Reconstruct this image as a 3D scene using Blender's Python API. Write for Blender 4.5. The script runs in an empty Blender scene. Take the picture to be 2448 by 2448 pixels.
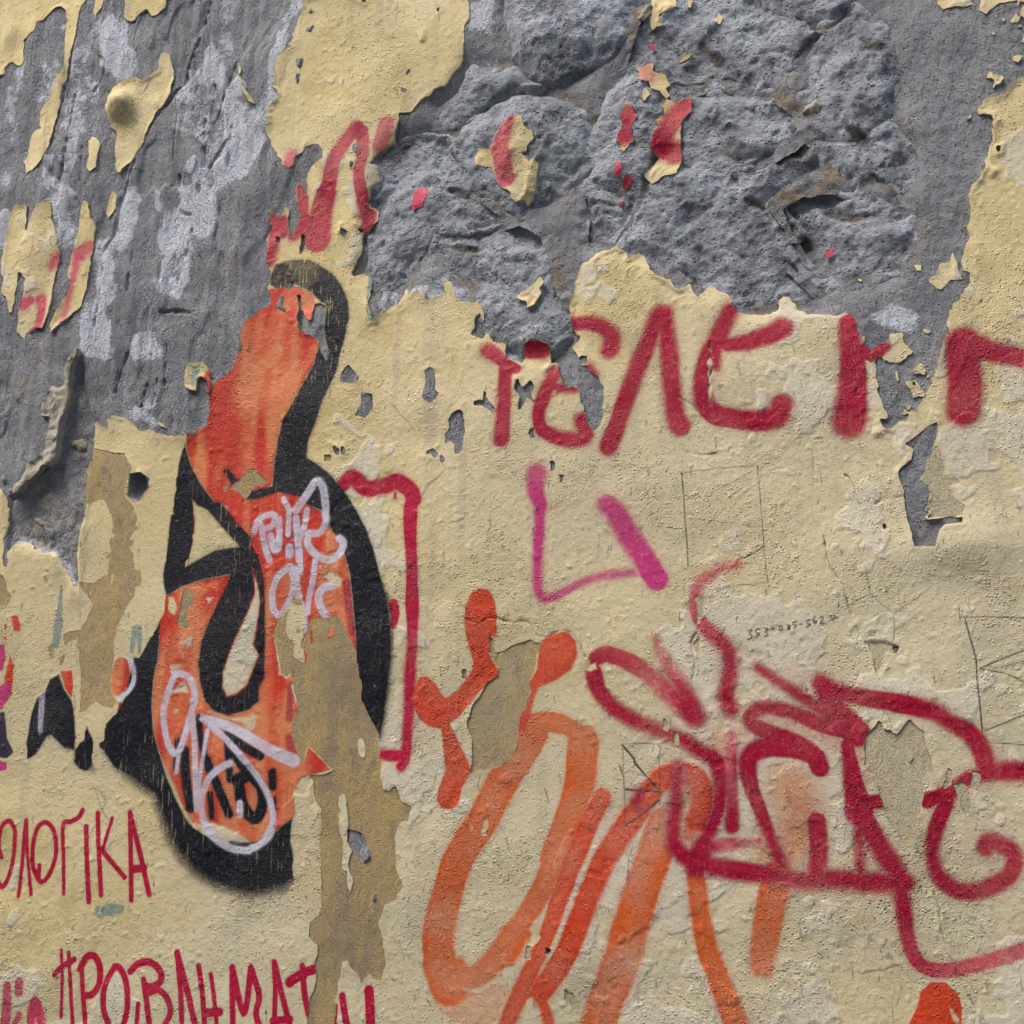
import bpy, math, numpy as np

# ------------------------------------------------------------------ camera, light, exposure
sc = bpy.context.scene
DIST, EYE = 1.45, 1.55                     # metres from the wall, height of the lens
FPX = 2815.0                               # focal length in pixels of a 2448 px square frame
FOOT = (1950.0, 1850.0)                    # where the line of sight square to the wall meets it
PITCH = math.atan((FOOT[1]-1224)/FPX)
YAW = math.atan((FOOT[0]-1224)/FPX*math.cos(PITCH))
cam_d = bpy.data.cameras.new("camera"); cam = bpy.data.objects.new("camera", cam_d)
sc.collection.objects.link(cam); sc.camera = cam
cam.location = (0, -DIST, EYE)
cam.rotation_euler = (math.pi/2+PITCH, 0, YAW)
cam_d.sensor_width = 36; cam_d.lens = 36*FPX/2448; cam_d.clip_start = 0.05; cam_d.clip_end = 200

SUN_EL, SUN_AZ = math.radians(56), math.radians(-42)   # azimuth from the wall's outward normal, towards the left
w = bpy.data.worlds.new("World"); sc.world = w; w.use_nodes = True
nt = w.node_tree; bg = nt.nodes["Background"]
sky = nt.nodes.new("ShaderNodeTexSky"); sky.sky_type = 'NISHITA'; sky.sun_disc = False
sky.sun_elevation = SUN_EL; sky.sun_rotation = math.pi+abs(SUN_AZ)
sky.air_density = 1.0; sky.dust_density = 4.0; sky.ozone_density = 1.0
nt.links.new(sky.outputs[0], bg.inputs[0]); bg.inputs[1].default_value = 0.14
sun_d = bpy.data.lights.new("sun", 'SUN'); sun = bpy.data.objects.new("sun", sun_d); sc.collection.objects.link(sun)
sun_d.energy = 1.0; sun_d.angle = math.radians(34); sun_d.color = (1, .96, .90)
from mathutils import Vector
sdir = Vector((math.sin(SUN_AZ)*math.cos(SUN_EL), -math.cos(SUN_AZ)*math.cos(SUN_EL), math.sin(SUN_EL)))
sun.rotation_euler = sdir.to_track_quat('Z', 'Y').to_euler(); sun.location = sdir*8
vs = sc.view_settings; vs.view_transform = 'Standard'; vs.look = 'None'; vs.gamma = 1; vs.exposure = 1.17
vs.use_curve_mapping = False
sc.cycles.transparent_max_bounces = 24; sc.cycles.max_bounces = 2; sc.cycles.use_adaptive_sampling = True; sc.cycles.adaptive_threshold = .035; sc.cycles.use_denoising = True

# ------------------------------------------------------------------ from a point seen in the photograph to a point on the wall (millimetres)
R_ = np.array([math.cos(YAW), math.sin(YAW), 0])
F_ = np.array([-math.sin(YAW)*math.cos(PITCH), math.cos(YAW)*math.cos(PITCH), math.sin(PITCH)])
U_ = np.cross(R_, F_)
TX = [0, 600, 1220, 1828]; TY = dict(a=0, b=600, c=1220, d=1828)
TILES = {r+str(i): (TX[i], TY[r], 620/1932) for r in 'abcd' for i in range(4)}
TILES.update(e=(1550, 1500, 700/1932), g=(400, 1300, 400/1104), h=(0, 900, 500/1932), m=(1000, 0, 1448/1932), F=(0, 0, 2448/1932))

def to_wall(px):
    px = np.asarray(px, float).reshape(-1, 2)
    d = F_[None]+(px[:, :1]-1224)/FPX*R_[None]-(px[:, 1:]-1224)/FPX*U_[None]
    t = DIST/d[:, 1]
    return np.stack([d[:, 0]*t, EYE+d[:, 2]*t], 1)*1000

def parse(s):
    out, sca, tile = [], [], None
    for tok in s.split():
        if ',' in tok:
            x, y = tok.split(','); ox, oy, k = TILES[tile]
            out.append((ox+float(x)*k, oy+float(y)*k)); sca.append(k)
        else:
            tile = tok
    return np.array(out), np.array(sca)

def poly(s):
    return to_wall(parse(s)[0])

# ------------------------------------------------------------------ the survey grid on the wall
crn = to_wall([(-25, -25), (2473, -25), (2473, 2473), (-25, 2473)])
X0, X1 = crn[:, 0].min(), crn[:, 0].max(); Z0, Z1 = crn[:, 1].min(), crn[:, 1].max()
def lines(lo, hi, n, f):
    s = np.linspace(lo, hi, 2000); dens = f(s); c = np.concatenate([[0], np.cumsum((dens[1:]+dens[:-1])/2)])
    return np.interp(np.linspace(0, c[-1], n), c, s)
def margin(start, end, first, n):
    g = np.geomspace(1, 14, n); g = np.cumsum(g); return start+(end-start)*g/g[-1]
NI = 985
xi = lines(X0, X1, NI, lambda s: 1/(DIST*1000*1.0+np.maximum(0, -s)*0.42))
zi = lines(Z0, Z1, NI, lambda s: 1/(DIST*1000*1.0+np.maximum(0, s-1500)*0.42))
gx = np.concatenate([margin(X0, -3600, 4, 26)[::-1], xi, margin(X1, 2400, 4, 26)])
gz = np.concatenate([margin(Z0, 0, 4, 22)[::-1], zi, margin(Z1, 3800, 4, 26)])
NX, NZ = len(gx), len(gz)
GX, GZ = np.meshgrid(gx, gz)                        # [row z, column x]
print("grid", NX, NZ, X0, X1, Z0, Z1)

rng = np.random.default_rng(7)
def wts(c, l):
    t = (c-c[0])/l+2; i = np.floor(t).astype(int); f = (t-i).astype(np.float32)
    return i, [(1-f)**3/6, (3*f**3-6*f**2+4)/6, (-3*f**3+3*f**2+3*f+1)/6, f**3/6]
def noise(lx, lz=None, seed=0):
    """smooth random field with features of about lx by lz millimetres"""
    lz = lz or lx; g = np.random.default_rng(seed+int(lx*131)+int(lz*977))
    (ix, wx), (iz, wz) = wts(gx, lx), wts(gz, lz)
    Lt = g.standard_normal((iz.max()+4, ix.max()+4), dtype=np.float32)
    R = sum(wz[k][:, None]*Lt[iz-1+k] for k in range(4))
    return sum(wx[k][None]*R[:, ix-1+k] for k in range(4))*1.75
def fbm(l, n, seed, gain=.5, asp=1.0):
    a, s = 1., 0
    for k in range(n):
        s = s+a*noise(l, l*asp, seed+k); l *= .5; a *= gain
    return s
def smooth(e0, e1, x):
    t = np.clip((x-e0)/(e1-e0), 0, 1); return t*t*(3-2*t)
def blur(a, n, it=2):
    for _ in range(it):
        for ax in (0, 1):
            p = np.pad(a, [(n+1, n) if k == ax else (0, 0) for k in (0, 1)], mode='edge').cumsum(ax)
            a = (np.take(p, range(2*n+1, p.shape[ax]), ax)-np.take(p, range(0, p.shape[ax]-2*n-1), ax))/(2*n+1)
    return a

BAND = 16.0
def seg_dist(D, a, b, ra, rb, band):
    m = band+max(ra, rb)
    i0, i1 = np.searchsorted(gx, [min(a[0], b[0])-m, max(a[0], b[0])+m])
    j0, j1 = np.searchsorted(gz, [min(a[1], b[1])-m, max(a[1], b[1])+m])
    if i1 <= i0 or j1 <= j0: return None
    x = gx[None, i0:i1]-a[0]; z = gz[j0:j1, None]-a[1]; dx, dz = b[0]-a[0], b[1]-a[1]
    t = np.clip((x*dx+z*dz)/max(dx*dx+dz*dz, 1e-9), 0, 1)
    d = np.sqrt((x-t*dx)**2+(z-t*dz)**2)-(ra+(rb-ra)*t)
    return (slice(j0, j1), slice(i0, i1)), d
def sd_poly(P, band=BAND):
    D = np.full((NZ, NX), band, np.float32); n = len(P)
    for k in range(n):
        r = seg_dist(D, P[k], P[(k+1) % n], 0, 0, band)
        if r: D[r[0]] = np.minimum(D[r[0]], r[1])
    j0, j1 = np.searchsorted(gz, [P[:, 1].min(), P[:, 1].max()])
    ins = np.zeros((NZ, NX), bool); Q = np.roll(P, -1, 0)
    for j in range(j0, j1):
        z = gz[j]; c = (P[:, 1] <= z) != (Q[:, 1] <= z)
        xs = np.sort(P[c, 0]+(z-P[c, 1])*(Q[c, 0]-P[c, 0])/(Q[c, 1]-P[c, 1]))
        ii = np.searchsorted(gx, xs)
        for a, b in zip(ii[::2], ii[1::2]): ins[j, a:b] = True
    return np.where(ins, -D, D)
def sdp(s, band=BAND): return sd_poly(poly(s), band)
def union(ss):
    D = np.full((NZ, NX), BAND, np.float32)
    for s in ss: D = np.minimum(D, sdp(s))
    return D
def curve(s, sub=7):
    p, k = parse(s)
    if len(p) < 3: return p, k
    q = np.concatenate([[2*p[0]-p[1]], p, [2*p[-1]-p[-2]]]); out, ks = [], []
    for i in range(len(p)-1):
        a, b, c, d = q[i:i+4]
        for t in np.arange(sub)/sub:
            out.append(.5*(2*b+(c-a)*t+(2*a-5*b+4*c-d)*t*t+(3*b-a-3*c+d)*t**3)); ks.append(k[i]+(k[i+1]-k[i])*t)
    return np.array(out+[p[-1]]), np.array(ks+[k[-1]])
def strokes(lst, band=14.0):
    """signed distance and paint density of a set of spray strokes: (path, radius at the start[, at the end[, density]])"""
    D = np.full((NZ, NX), band, np.float32); A = np.zeros((NZ, NX), np.float32)
    for st in lst:
        r0 = st[1]; r1 = st[2] if len(st) > 2 else r0; den = st[3] if len(st) > 3 else 1.0
        p, k = curve(st[0]); W = to_wall(p)
        if len(W) == 1: W = np.concatenate([W, W+.01]); k = np.repeat(k, 2); p = np.repeat(p, 2, 0)
        loc = np.sqrt(np.abs(np.linalg.norm(to_wall(p+[1, 0])-to_wall(p), axis=1)*np.linalg.norm(to_wall(p+[0, 1])-to_wall(p), axis=1))[:len(W)])
        t = np.linspace(0, 1, len(W)); rr = (r0+(r1-r0)*t)*k*loc
        d1, d0 = (den if isinstance(den, tuple) else (den, den))[::-1]
        S = {}; lo = np.array([NZ, NX]); hi = np.array([0, 0]); parts = []
        for i in range(len(W)-1):
            r = seg_dist(D, W[i], W[i+1], rr[i], rr[i+1], band)
            if r:
                D[r[0]] = np.minimum(D[r[0]], r[1]); parts.append((r[0], (d0+(d1-d0)*t[i])*smooth(13, 3, r[1])))
                lo = np.minimum(lo, [r[0][0].start, r[0][1].start]); hi = np.maximum(hi, [r[0][0].stop, r[0][1].stop])
        if parts:
            own = np.zeros(hi-lo, np.float32)
            for sl, a in parts:
                v = own[sl[0].start-lo[0]:sl[0].stop-lo[0], sl[1].start-lo[1]:sl[1].stop-lo[1]]; np.maximum(v, a, out=v)
            full = A[lo[0]:hi[0], lo[1]:hi[1]]; full[:] = 1-(1-full)*(1-own)
    return D, A

# ------------------------------------------------------------------ nodes and materials
def mat(name, rough=.85):
    m = bpy.data.materials.new(name); m.use_nodes = True
    t = m.node_tree; b = t.nodes["Principled BSDF"]; b.inputs["Roughness"].default_value = rough
    b.inputs["Specular IOR Level"].default_value = .25
    return m, t, b
class NB:
    def __init__(s, t): s.t = t; s.tc = t.nodes.new("ShaderNodeTexCoord").outputs["Object"]
    def n(s, k, **kw):
        x = s.t.nodes.new(k)
        for a, v in kw.items(): setattr(x, a, v)
        return x
    def L(s, a, b):
        if hasattr(a, 'links') or hasattr(a, 'is_output'): s.t.links.new(a, b)
        else: b.default_value = a
    def mapped(s, scale=(1, 1, 1), rot=(0, 0, 0)):
        m = s.n("ShaderNodeMapping"); s.L(s.tc, m.inputs[0]); m.inputs["Scale"].default_value = scale; m.inputs["Rotation"].default_value = rot; return m.outputs[0]
    def m2(s, scale, amt):
        v = s.n("ShaderNodeVectorMath", operation='MULTIPLY_ADD'); x = s.n("ShaderNodeTexNoise"); x.inputs["Scale"].default_value = amt; s.L(s.tc, x.inputs["Vector"])
        s.L(x.outputs["Color"], v.inputs[0]); v.inputs[1].default_value = (.02, .02, .02); s.L(s.mapped(scale), v.inputs[2]); return v.outputs[0]
    def noise(s, scale, detail=3, rough=.55, vec=None, dist=0):
        x = s.n("ShaderNodeTexNoise"); s.L(vec or s.tc, x.inputs["Vector"]); x.inputs["Scale"].default_value = scale
        x.inputs["Detail"].default_value = detail; x.inputs["Roughness"].default_value = rough; x.inputs["Distortion"].default_value = dist; return x.outputs["Fac"]
    def voro(s, scale, feat='F1', vec=None, rnd=1):
        x = s.n("ShaderNodeTexVoronoi", feature=feat); s.L(vec or s.tc, x.inputs["Vector"]); x.inputs["Scale"].default_value = scale; x.inputs["Randomness"].default_value = rnd; return x.outputs["Distance"]
    def ramp(s, v, lo, hi, a=0., b=1.):
        x = s.n("ShaderNodeMapRange", interpolation_type='SMOOTHSTEP'); s.L(v, x.inputs[0])
        for i, q in enumerate((lo, hi, a, b)): s.L(q, x.inputs[i+1])
        return x.outputs[0]
    def m(s, op, a, b=0., c=0.):
        x = s.n("ShaderNodeMath", operation=op); s.L(a, x.inputs[0]); s.L(b, x.inputs[1]); s.L(c, x.inputs[2]); return x.outputs[0]
    def mix(s, f, a, b, mode='MIX'):
        x = s.n("ShaderNodeMix", data_type='RGBA', blend_type=mode); s.L(f, x.inputs[0])
        for v, i in ((a, 6), (b, 7)):
            s.L((*v, 1) if isinstance(v, tuple) else v, x.inputs[i])
        return x.outputs[2]
    def attr(s, name, out="Fac"):
        x = s.n("ShaderNodeAttribute", attribute_name=name); return x.outputs[out]
    def bump(s, h, dist, strength=1., nrm=None):
        x = s.n("ShaderNodeBump"); s.L(h, x.inputs["Height"]); x.inputs["Distance"].default_value = dist; x.inputs["Strength"].default_value = strength
        if nrm: s.L(nrm, x.inputs["Normal"])
        return x.outputs[0]
def coat_bump(q):
    """fine grain of the painted plaster, shared by the paint and everything sprayed on it"""
    rough = q.ramp(q.noise(6, 2, .65), .46, .66, .14, .95)
    g = q.m('MULTIPLY', q.noise(560, 2, .7), .9)
    sand = q.m('MULTIPLY', q.ramp(q.voro(230), .40, .10), q.ramp(q.noise(70, 1), .42, .60))
    h = q.m('ADD', q.m('MULTIPLY', q.m('ADD', g, q.m('MULTIPLY', sand, 1.1)), rough), q.m('MULTIPLY', q.noise(150, 2, .6), .35))
    return q.bump(h, .0023, 1.0)

# yellow limewash / masonry paint
MY, t, b = mat("yellow_wall_paint", .8); q = NB(t)
c = q.mix(q.ramp(q.noise(5, 3, .62), .36, .66), (.70, .57, .28), (.74, .62, .355))
c = q.mix(q.m('MULTIPLY', q.ramp(q.noise(16, 4, .65), .50, .70), .75), c, (.58, .44, .19))
c = q.mix(q.m('MULTIPLY', q.attr("pale"), .75), c, (.66, .595, .42))
c = q.mix(q.m('MULTIPLY', q.ramp(q.noise(3.2, 4, .7, q.mapped((1, 1, .45))), .5, .72), .3), c, (.46, .41, .31))
c = q.mix(q.m('MULTIPLY', q.ramp(q.noise(24, 4, .7), .57, .70), .45), c, (.55, .42, .19))
c = q.mix(q.m('MULTIPLY', q.ramp(q.noise(26, 3, .65, q.mapped((1, 1, .07))), .54, .70), .32), c, (.40, .35, .27))
c = q.mix(q.m('MULTIPLY', q.attr("scab"), .75), c, (.70, .645, .50))
hair = q.m('MULTIPLY', q.ramp(q.voro(9, 'DISTANCE_TO_EDGE', q.m2((1, 1, .8), 14)), .012, .0), q.ramp(q.noise(5, 2), .60, .66))
c = q.mix(q.m('MULTIPLY', hair, .6), c, (.28, .23, .15))
c = q.mix(q.m('MULTIPLY', q.attr("peel"), .6), c, (.68, .57, .32))
c = q.mix(q.m('MULTIPLY', q.ramp(q.noise(340, 2, .6), .60, .70), .55), c, (.30, .25, .15))
c = q.mix(q.m('MULTIPLY', q.ramp(q.noise(110, 2, .5, q.mapped((1, 1, .4))), .68, .74), .55), c, (.24, .21, .16))
c = q.mix(q.attr("edge"), c, (.68, .585, .36))
c = q.mix(q.m('MULTIPLY', q.attr("side"), .8), c, (.50, .42, .29))
q.L(c, b.inputs["Base Color"]); q.L(coat_bump(q), b.inputs["Normal"])

# older ochre coat underneath
MT, t, b = mat("old_ochre_coat", .9); q = NB(t)
c = q.mix(q.ramp(q.noise(9, 5, .65, q.mapped((1, 1, .4))), .35, .65), (.53, .385, .175), (.34, .28, .19))
c = q.mix(q.m('MULTIPLY', q.attr("light"), .75), c, (.52, .395, .21))
c = q.mix(q.m('MULTIPLY', q.attr("cream"), .95), c, (.62, .545, .365))
c = q.mix(q.m('MULTIPLY', q.ramp(q.noise(34, 5, .7, q.mapped((1, 1, .16))), .48, .60), q.m('MULTIPLY', q.m('SUBTRACT', 1., q.attr("cream")), .7)), c, (.58, .41, .165))
c = q.mix(q.m('MULTIPLY', q.ramp(q.noise(30, 5, .7, q.mapped((1, 1, .5))), .55, .7), q.m('MULTIPLY', q.m('SUBTRACT', 1.1, q.attr("cream")), .62)), c, (.215, .19, .16))
c = q.mix(q.m('MULTIPLY', q.ramp(q.noise(45, 4, .7), .58, .66), .75), c, (.56, .43, .20))
c = q.mix(q.m('MULTIPLY', q.ramp(q.noise(350, 2), .56, .7), .5), c, (.17, .14, .10))
q.L(c, b.inputs["Base Color"])
q.L(q.bump(q.m('ADD', q.noise(500, 3, .7), q.m('MULTIPLY', q.noise(110, 4, .65, q.mapped((1, 1, .4))), 1.6)), .003, 1.), b.inputs["Normal"])

# grey cement render and mortar
MR, t, b = mat("grey_cement_render", .95); q = NB(t)
c = q.mix(q.ramp(q.noise(14, 5, .65), .36, .64), (.225, .23, .245), (.325, .33, .345))
c = q.mix(q.m('MULTIPLY', q.ramp(q.noise(260, 3, .7), .45, .7), .5), c, (.16, .16, .165))
wn = q.ramp(q.m('ADD', q.attr("white"), q.m('MULTIPLY', q.m('SUBTRACT', q.noise(38, 5, .7), .5), 1.5)), .44, .72)
wn = q.m('MULTIPLY', wn, q.ramp(q.noise(190, 3, .65), .74, .56))
c = q.mix(q.m('MULTIPLY', wn, .85), c, (.63, .665, .73))
c = q.mix(q.m('MULTIPLY', q.attr("brown"), q.ramp(q.noise(13, 4, .6), .48, .62, .0, 1.)), c, (.255, .20, .14))
c = q.mix(q.m('MULTIPLY', q.attr("chalk"), q.ramp(q.noise(80, 4, .7), .38, .55)), c, (.60, .61, .66))
c = q.mix(q.m('MULTIPLY', q.attr("crumb"), q.ramp(q.noise(60, 5, .7), .45, .62)), c, (.40, .34, .27))
q.L(c, b.inputs["Base Color"])
crk = q.ramp(q.voro(85, 'DISTANCE_TO_EDGE', q.m2((1, 1, .45), 30)), 0, .07)
crk = q.ramp(q.m('ADD', crk, q.m('ADD', q.ramp(q.noise(7, 3, .6), .50, .44), q.m('SUBTRACT', 1., q.attr("streak")))), 0., 1.)
h = q.m('ADD', q.m('MULTIPLY', q.noise(330, 4, .7), .7), q.m('MULTIPLY', q.noise(120, 4, .65, q.mapped((1, 1, .55))), 1.2))
h = q.m('ADD', h, q.m('MULTIPLY', crk, .3))
pitr = q.m('MULTIPLY', q.ramp(q.voro(190), .30, .08), q.ramp(q.noise(70, 3), .42, .56)); h = q.m('SUBTRACT', h, q.m('MULTIPLY', pitr, .9))
q.L(q.bump(h, .0042, 1.), b.inputs["Normal"])

# vesicular grey stone
MS, t, b = mat("grey_pitted_stone", .95); q = NB(t)
c = q.mix(q.ramp(q.noise(20, 6, .75), .36, .62), (.235, .245, .265), (.47, .50, .545))
c = q.mix(q.m('MULTIPLY', q.ramp(q.noise(11, 6, .75), .46, .58), .7), c, (.60, .64, .71))
c = q.mix(q.m('MULTIPLY', q.ramp(q.noise(6, 4, .6), .56, .70), .55), c, (.24, .21, .17))
c = q.mix(q.m('MULTIPLY', q.attr("brown"), q.ramp(q.noise(40, 3), .3, .6, .4, .95)), c, (.17, .135, .10))
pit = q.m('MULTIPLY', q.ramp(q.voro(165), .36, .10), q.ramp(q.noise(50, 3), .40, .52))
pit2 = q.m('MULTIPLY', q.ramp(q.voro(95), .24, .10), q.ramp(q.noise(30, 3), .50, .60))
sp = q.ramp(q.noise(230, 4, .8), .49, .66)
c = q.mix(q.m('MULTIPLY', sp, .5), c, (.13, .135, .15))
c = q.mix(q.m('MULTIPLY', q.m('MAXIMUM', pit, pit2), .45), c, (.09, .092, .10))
c = q.mix(q.m('MULTIPLY', q.ramp(q.voro(60), .075, .04), .8), c, (.58, .58, .57))
c = q.mix(q.m('MULTIPLY', q.attr("white"), q.ramp(q.noise(60, 5, .7), .42, .60, 0, .8)), c, (.50, .53, .60))
q.L(c, b.inputs["Base Color"])
h = q.m('ADD', q.m('MULTIPLY', q.noise(210, 5, .8), 1.5), q.m('MULTIPLY', q.noise(60, 5, .75), 2.2))
h = q.m('SUBTRACT', h, q.m('ADD', pit, q.m('MULTIPLY', pit2, 1.4)))
q.L(q.bump(h, .0042, 1.0), b.inputs["Normal"])

# pale chip of lime plaster
MC, t, b = mat("pale_lime_plaster", .95); q = NB(t)
c = q.mix(q.ramp(q.noise(28, 5, .65), .35, .65), (.54, .50, .42), (.40, .345, .26))
c = q.mix(q.m('MULTIPLY', q.ramp(q.noise(60, 4, .7, q.mapped((1, 1, .3))), .56, .68), .7), c, (.20, .165, .12))
q.L(c, b.inputs["Base Color"]); q.L(q.bump(q.noise(210, 5, .75, q.mapped((1, 1, .4))), .006, 1.), b.inputs["Normal"])

# sprayed / brushed paint: distance to the stroke's rim, density and colour come with the mesh
MP, t, b = mat("graffiti_paint", .5); q = NB(t)
d, soft, den, wear = q.attr("rim"), q.attr("softness"), q.attr("cover"), q.attr("wear")
a = q.ramp(q.m('DIVIDE', d, soft), 1.1, -1.1)
a = q.m('MAXIMUM', a, q.m('MULTIPLY', q.ramp(q.m('DIVIDE', d, soft), 3.0, 0.), .17)); a = q.m('MULTIPLY', a, den)
a = q.m('MULTIPLY', a, q.ramp(q.noise(420, 0), .84, .78, .45, 1))
str_ = q.ramp(q.noise(330, 1, .65, q.mapped((1, 1, .1))), .60, .70)
a = q.m('MULTIPLY', a, q.m('SUBTRACT', 1., q.m('MULTIPLY', str_, wear)))
# spray is opaque droplets: each fine speck is either paint or bare wall
sn = q.n("ShaderNodeVectorMath", operation='SNAP'); q.L(q.mapped((1, 0, 1)), sn.inputs[0]); sn.inputs[1].default_value = (.00022, 1, .00022)
wn = q.n("ShaderNodeTexWhiteNoise", noise_dimensions='3D'); q.L(sn.outputs[0], wn.inputs["Vector"])
a = q.m('GREATER_THAN', q.m('MULTIPLY', a, 1.04), wn.outputs["Value"])
col = q.attr("paint", "Color")
col = q.mix(q.m('MULTIPLY', q.ramp(q.noise(35, 4, .6, q.mapped((1, 1, .4))), .35, .7), .22), col, (.62, .52, .56), 'MULTIPLY')
col = q.mix(q.m('MULTIPLY', q.ramp(q.noise(500, 2), .62, .72), .18), col, (.75, .68, .6))
q.L(col, b.inputs["Base Color"]); q.L(coat_bump(q), b.inputs["Normal"])
tr = q.n("ShaderNodeBsdfTransparent"); mx = q.n("ShaderNodeMixShader")
q.L(a, mx.inputs[0]); q.L(tr.outputs[0], mx.inputs[1]); q.L(b.outputs[0], mx.inputs[2])
q.L(mx.outputs[0], t.nodes["Material Output"].inputs["Surface"])

MG, t, b = mat("pavement_stone", .9); q = NB(t)
q.L(q.mix(q.noise(6, 5), (.10, .098, .092), (.16, .155, .145)), b.inputs["Base Color"]); q.L(q.bump(q.noise(60, 5), .004), b.inputs["Normal"])

MF, t, b = mat("added_pale_facade", .9); q = NB(t)  # pale surface for the shading block added out of view
q.L(q.mix(q.noise(2, 5), (.52, .48, .41), (.62, .58, .50)), b.inputs["Base Color"])

# ------------------------------------------------------------------ mesh makers
C = sc.collection
wall = bpy.data.objects.new("wall", None); C.objects.link(wall)
wall["label"] = "old masonry wall with peeling yellow paint, bare grey stone and spray graffiti"; wall["category"] = "wall"; wall["kind"] = "thing"

def link(name, me, m, parent, label=None, kind=None):
    o = bpy.data.objects.new(name, me); C.objects.link(o); o.parent = parent
    if m: me.materials.append(m)
    if label: o["label"] = label
    if kind: o["kind"] = kind
    return o
def group_empty(name, label):
    o = bpy.data.objects.new(name, None); C.objects.link(o); o.parent = wall; o["label"] = label; return o

def sheet(name, cells, X, Z, H, m, parent=wall, attrs=None, cols=None, skirt=None, label=None, kind=None, smooth_=True):
    """grid cells -> one mesh. X,Z,H in mm; H is the height out of the wall; skirt: depth array for the broken edge."""
    if not cells.any(): return None
    J, I = np.nonzero(cells)
    q0 = J*NX+I; quads = np.stack([q0, q0+1, q0+NX+1, q0+NX], 1)
    used, inv = np.unique(quads, return_inverse=True); quads = inv.reshape(-1, 4)
    nv = len(used); co = np.stack([X.ravel()[used], -H.ravel()[used], Z.ravel()[used]], 1)
    side = np.zeros(nv); extra_src = None
    if skirt is not None:
        pad = np.pad(cells, 1); es = []
        for dj, di, (p, r) in ((-1, 0, (0, 1)), (0, 1, (1, 2)), (1, 0, (2, 3)), (0, -1, (3, 0))):
            bmask = ~pad[1+dj:1+dj+cells.shape[0], 1+di:1+di+cells.shape[1]]
            es.append(quads[bmask[J, I]][:, [p, r]])
        E = np.concatenate(es); ev, ei = np.unique(E, return_inverse=True); ei = ei.reshape(-1, 2)
        top = co[ev]; low = top.copy(); low[:, 1] = -skirt.ravel()[used[ev]]
        co = np.concatenate([co, top, low]); k = len(ev)
        sq = np.stack([nv+ei[:, 1], nv+ei[:, 0], nv+k+ei[:, 0], nv+k+ei[:, 1]], 1)
        quads = np.concatenate([quads, sq]); side = np.concatenate([np.zeros(nv), np.ones(2*k)]); extra_src = np.concatenate([ev, ev])
    me = bpy.data.meshes.new(name)
    nq = len(quads); me.vertices.add(len(co)); me.loops.add(nq*4); me.polygons.add(nq)
    me.vertices.foreach_set("co", (co*.001).astype(np.float32).ravel())
    me.polygons.foreach_set("loop_start", (np.arange(nq)*4).astype(np.int32))
    me.loops.foreach_set("vertex_index", quads.astype(np.int32).ravel())
    me.update(calc_edges=True)
    if smooth_: me.polygons.foreach_set("use_smooth", np.ones(nq, bool))
    def full(a):
        v = (a.ravel()[used] if a.ndim == 2 else a.reshape(-1, a.shape[-1])[used])
        return v if extra_src is None else np.concatenate([v, v[extra_src]])
    for nm, a in (attrs or {}).items():
        at = me.attributes.new(nm, 'FLOAT', 'POINT')
        v = np.full(len(co), a) if np.isscalar(a) else full(a)
        at.data.foreach_set("value", v.astype(np.float32))
    if skirt is not None:
        me.attributes.new("side", 'FLOAT', 'POINT').data.foreach_set("value", side.astype(np.float32))
    if cols is not None:
        at = me.attributes.new("paint", 'FLOAT_COLOR', 'POINT')
        v = np.ones((len(co), 4), np.float32); v[:, :3] = cols if isinstance(cols, tuple) else full(cols)
        at.data.foreach_set("color", v.ravel())
    return link(name, me, m, parent, label, kind)

def anyv(M): return M[:-1, :-1] | M[1:, :-1] | M[:-1, 1:] | M[1:, 1:]
def snap(phi):
    """pull the vertices just outside a torn edge onto it"""
    gxx = np.gradient(phi, axis=1)/np.gradient(gx)[None]; gzz = np.gradient(phi, axis=0)/np.gradient(gz)[:, None]
    g2 = gxx**2+gzz**2+1e-4; t = np.where((phi > 0) & (phi < 4), phi/g2, 0)
    cx = np.gradient(gx)[None]; cz = np.gradient(gz)[:, None]
    return GX-np.clip(t*gxx, -cx, cx), GZ-np.clip(t*gzz, -cz, cz)

def lin(r, g, b_):
    return tuple((v/255/12.92 if v <= 10 else ((v/255+.055)/1.055)**2.4) for v in (r, g, b_))

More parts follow.
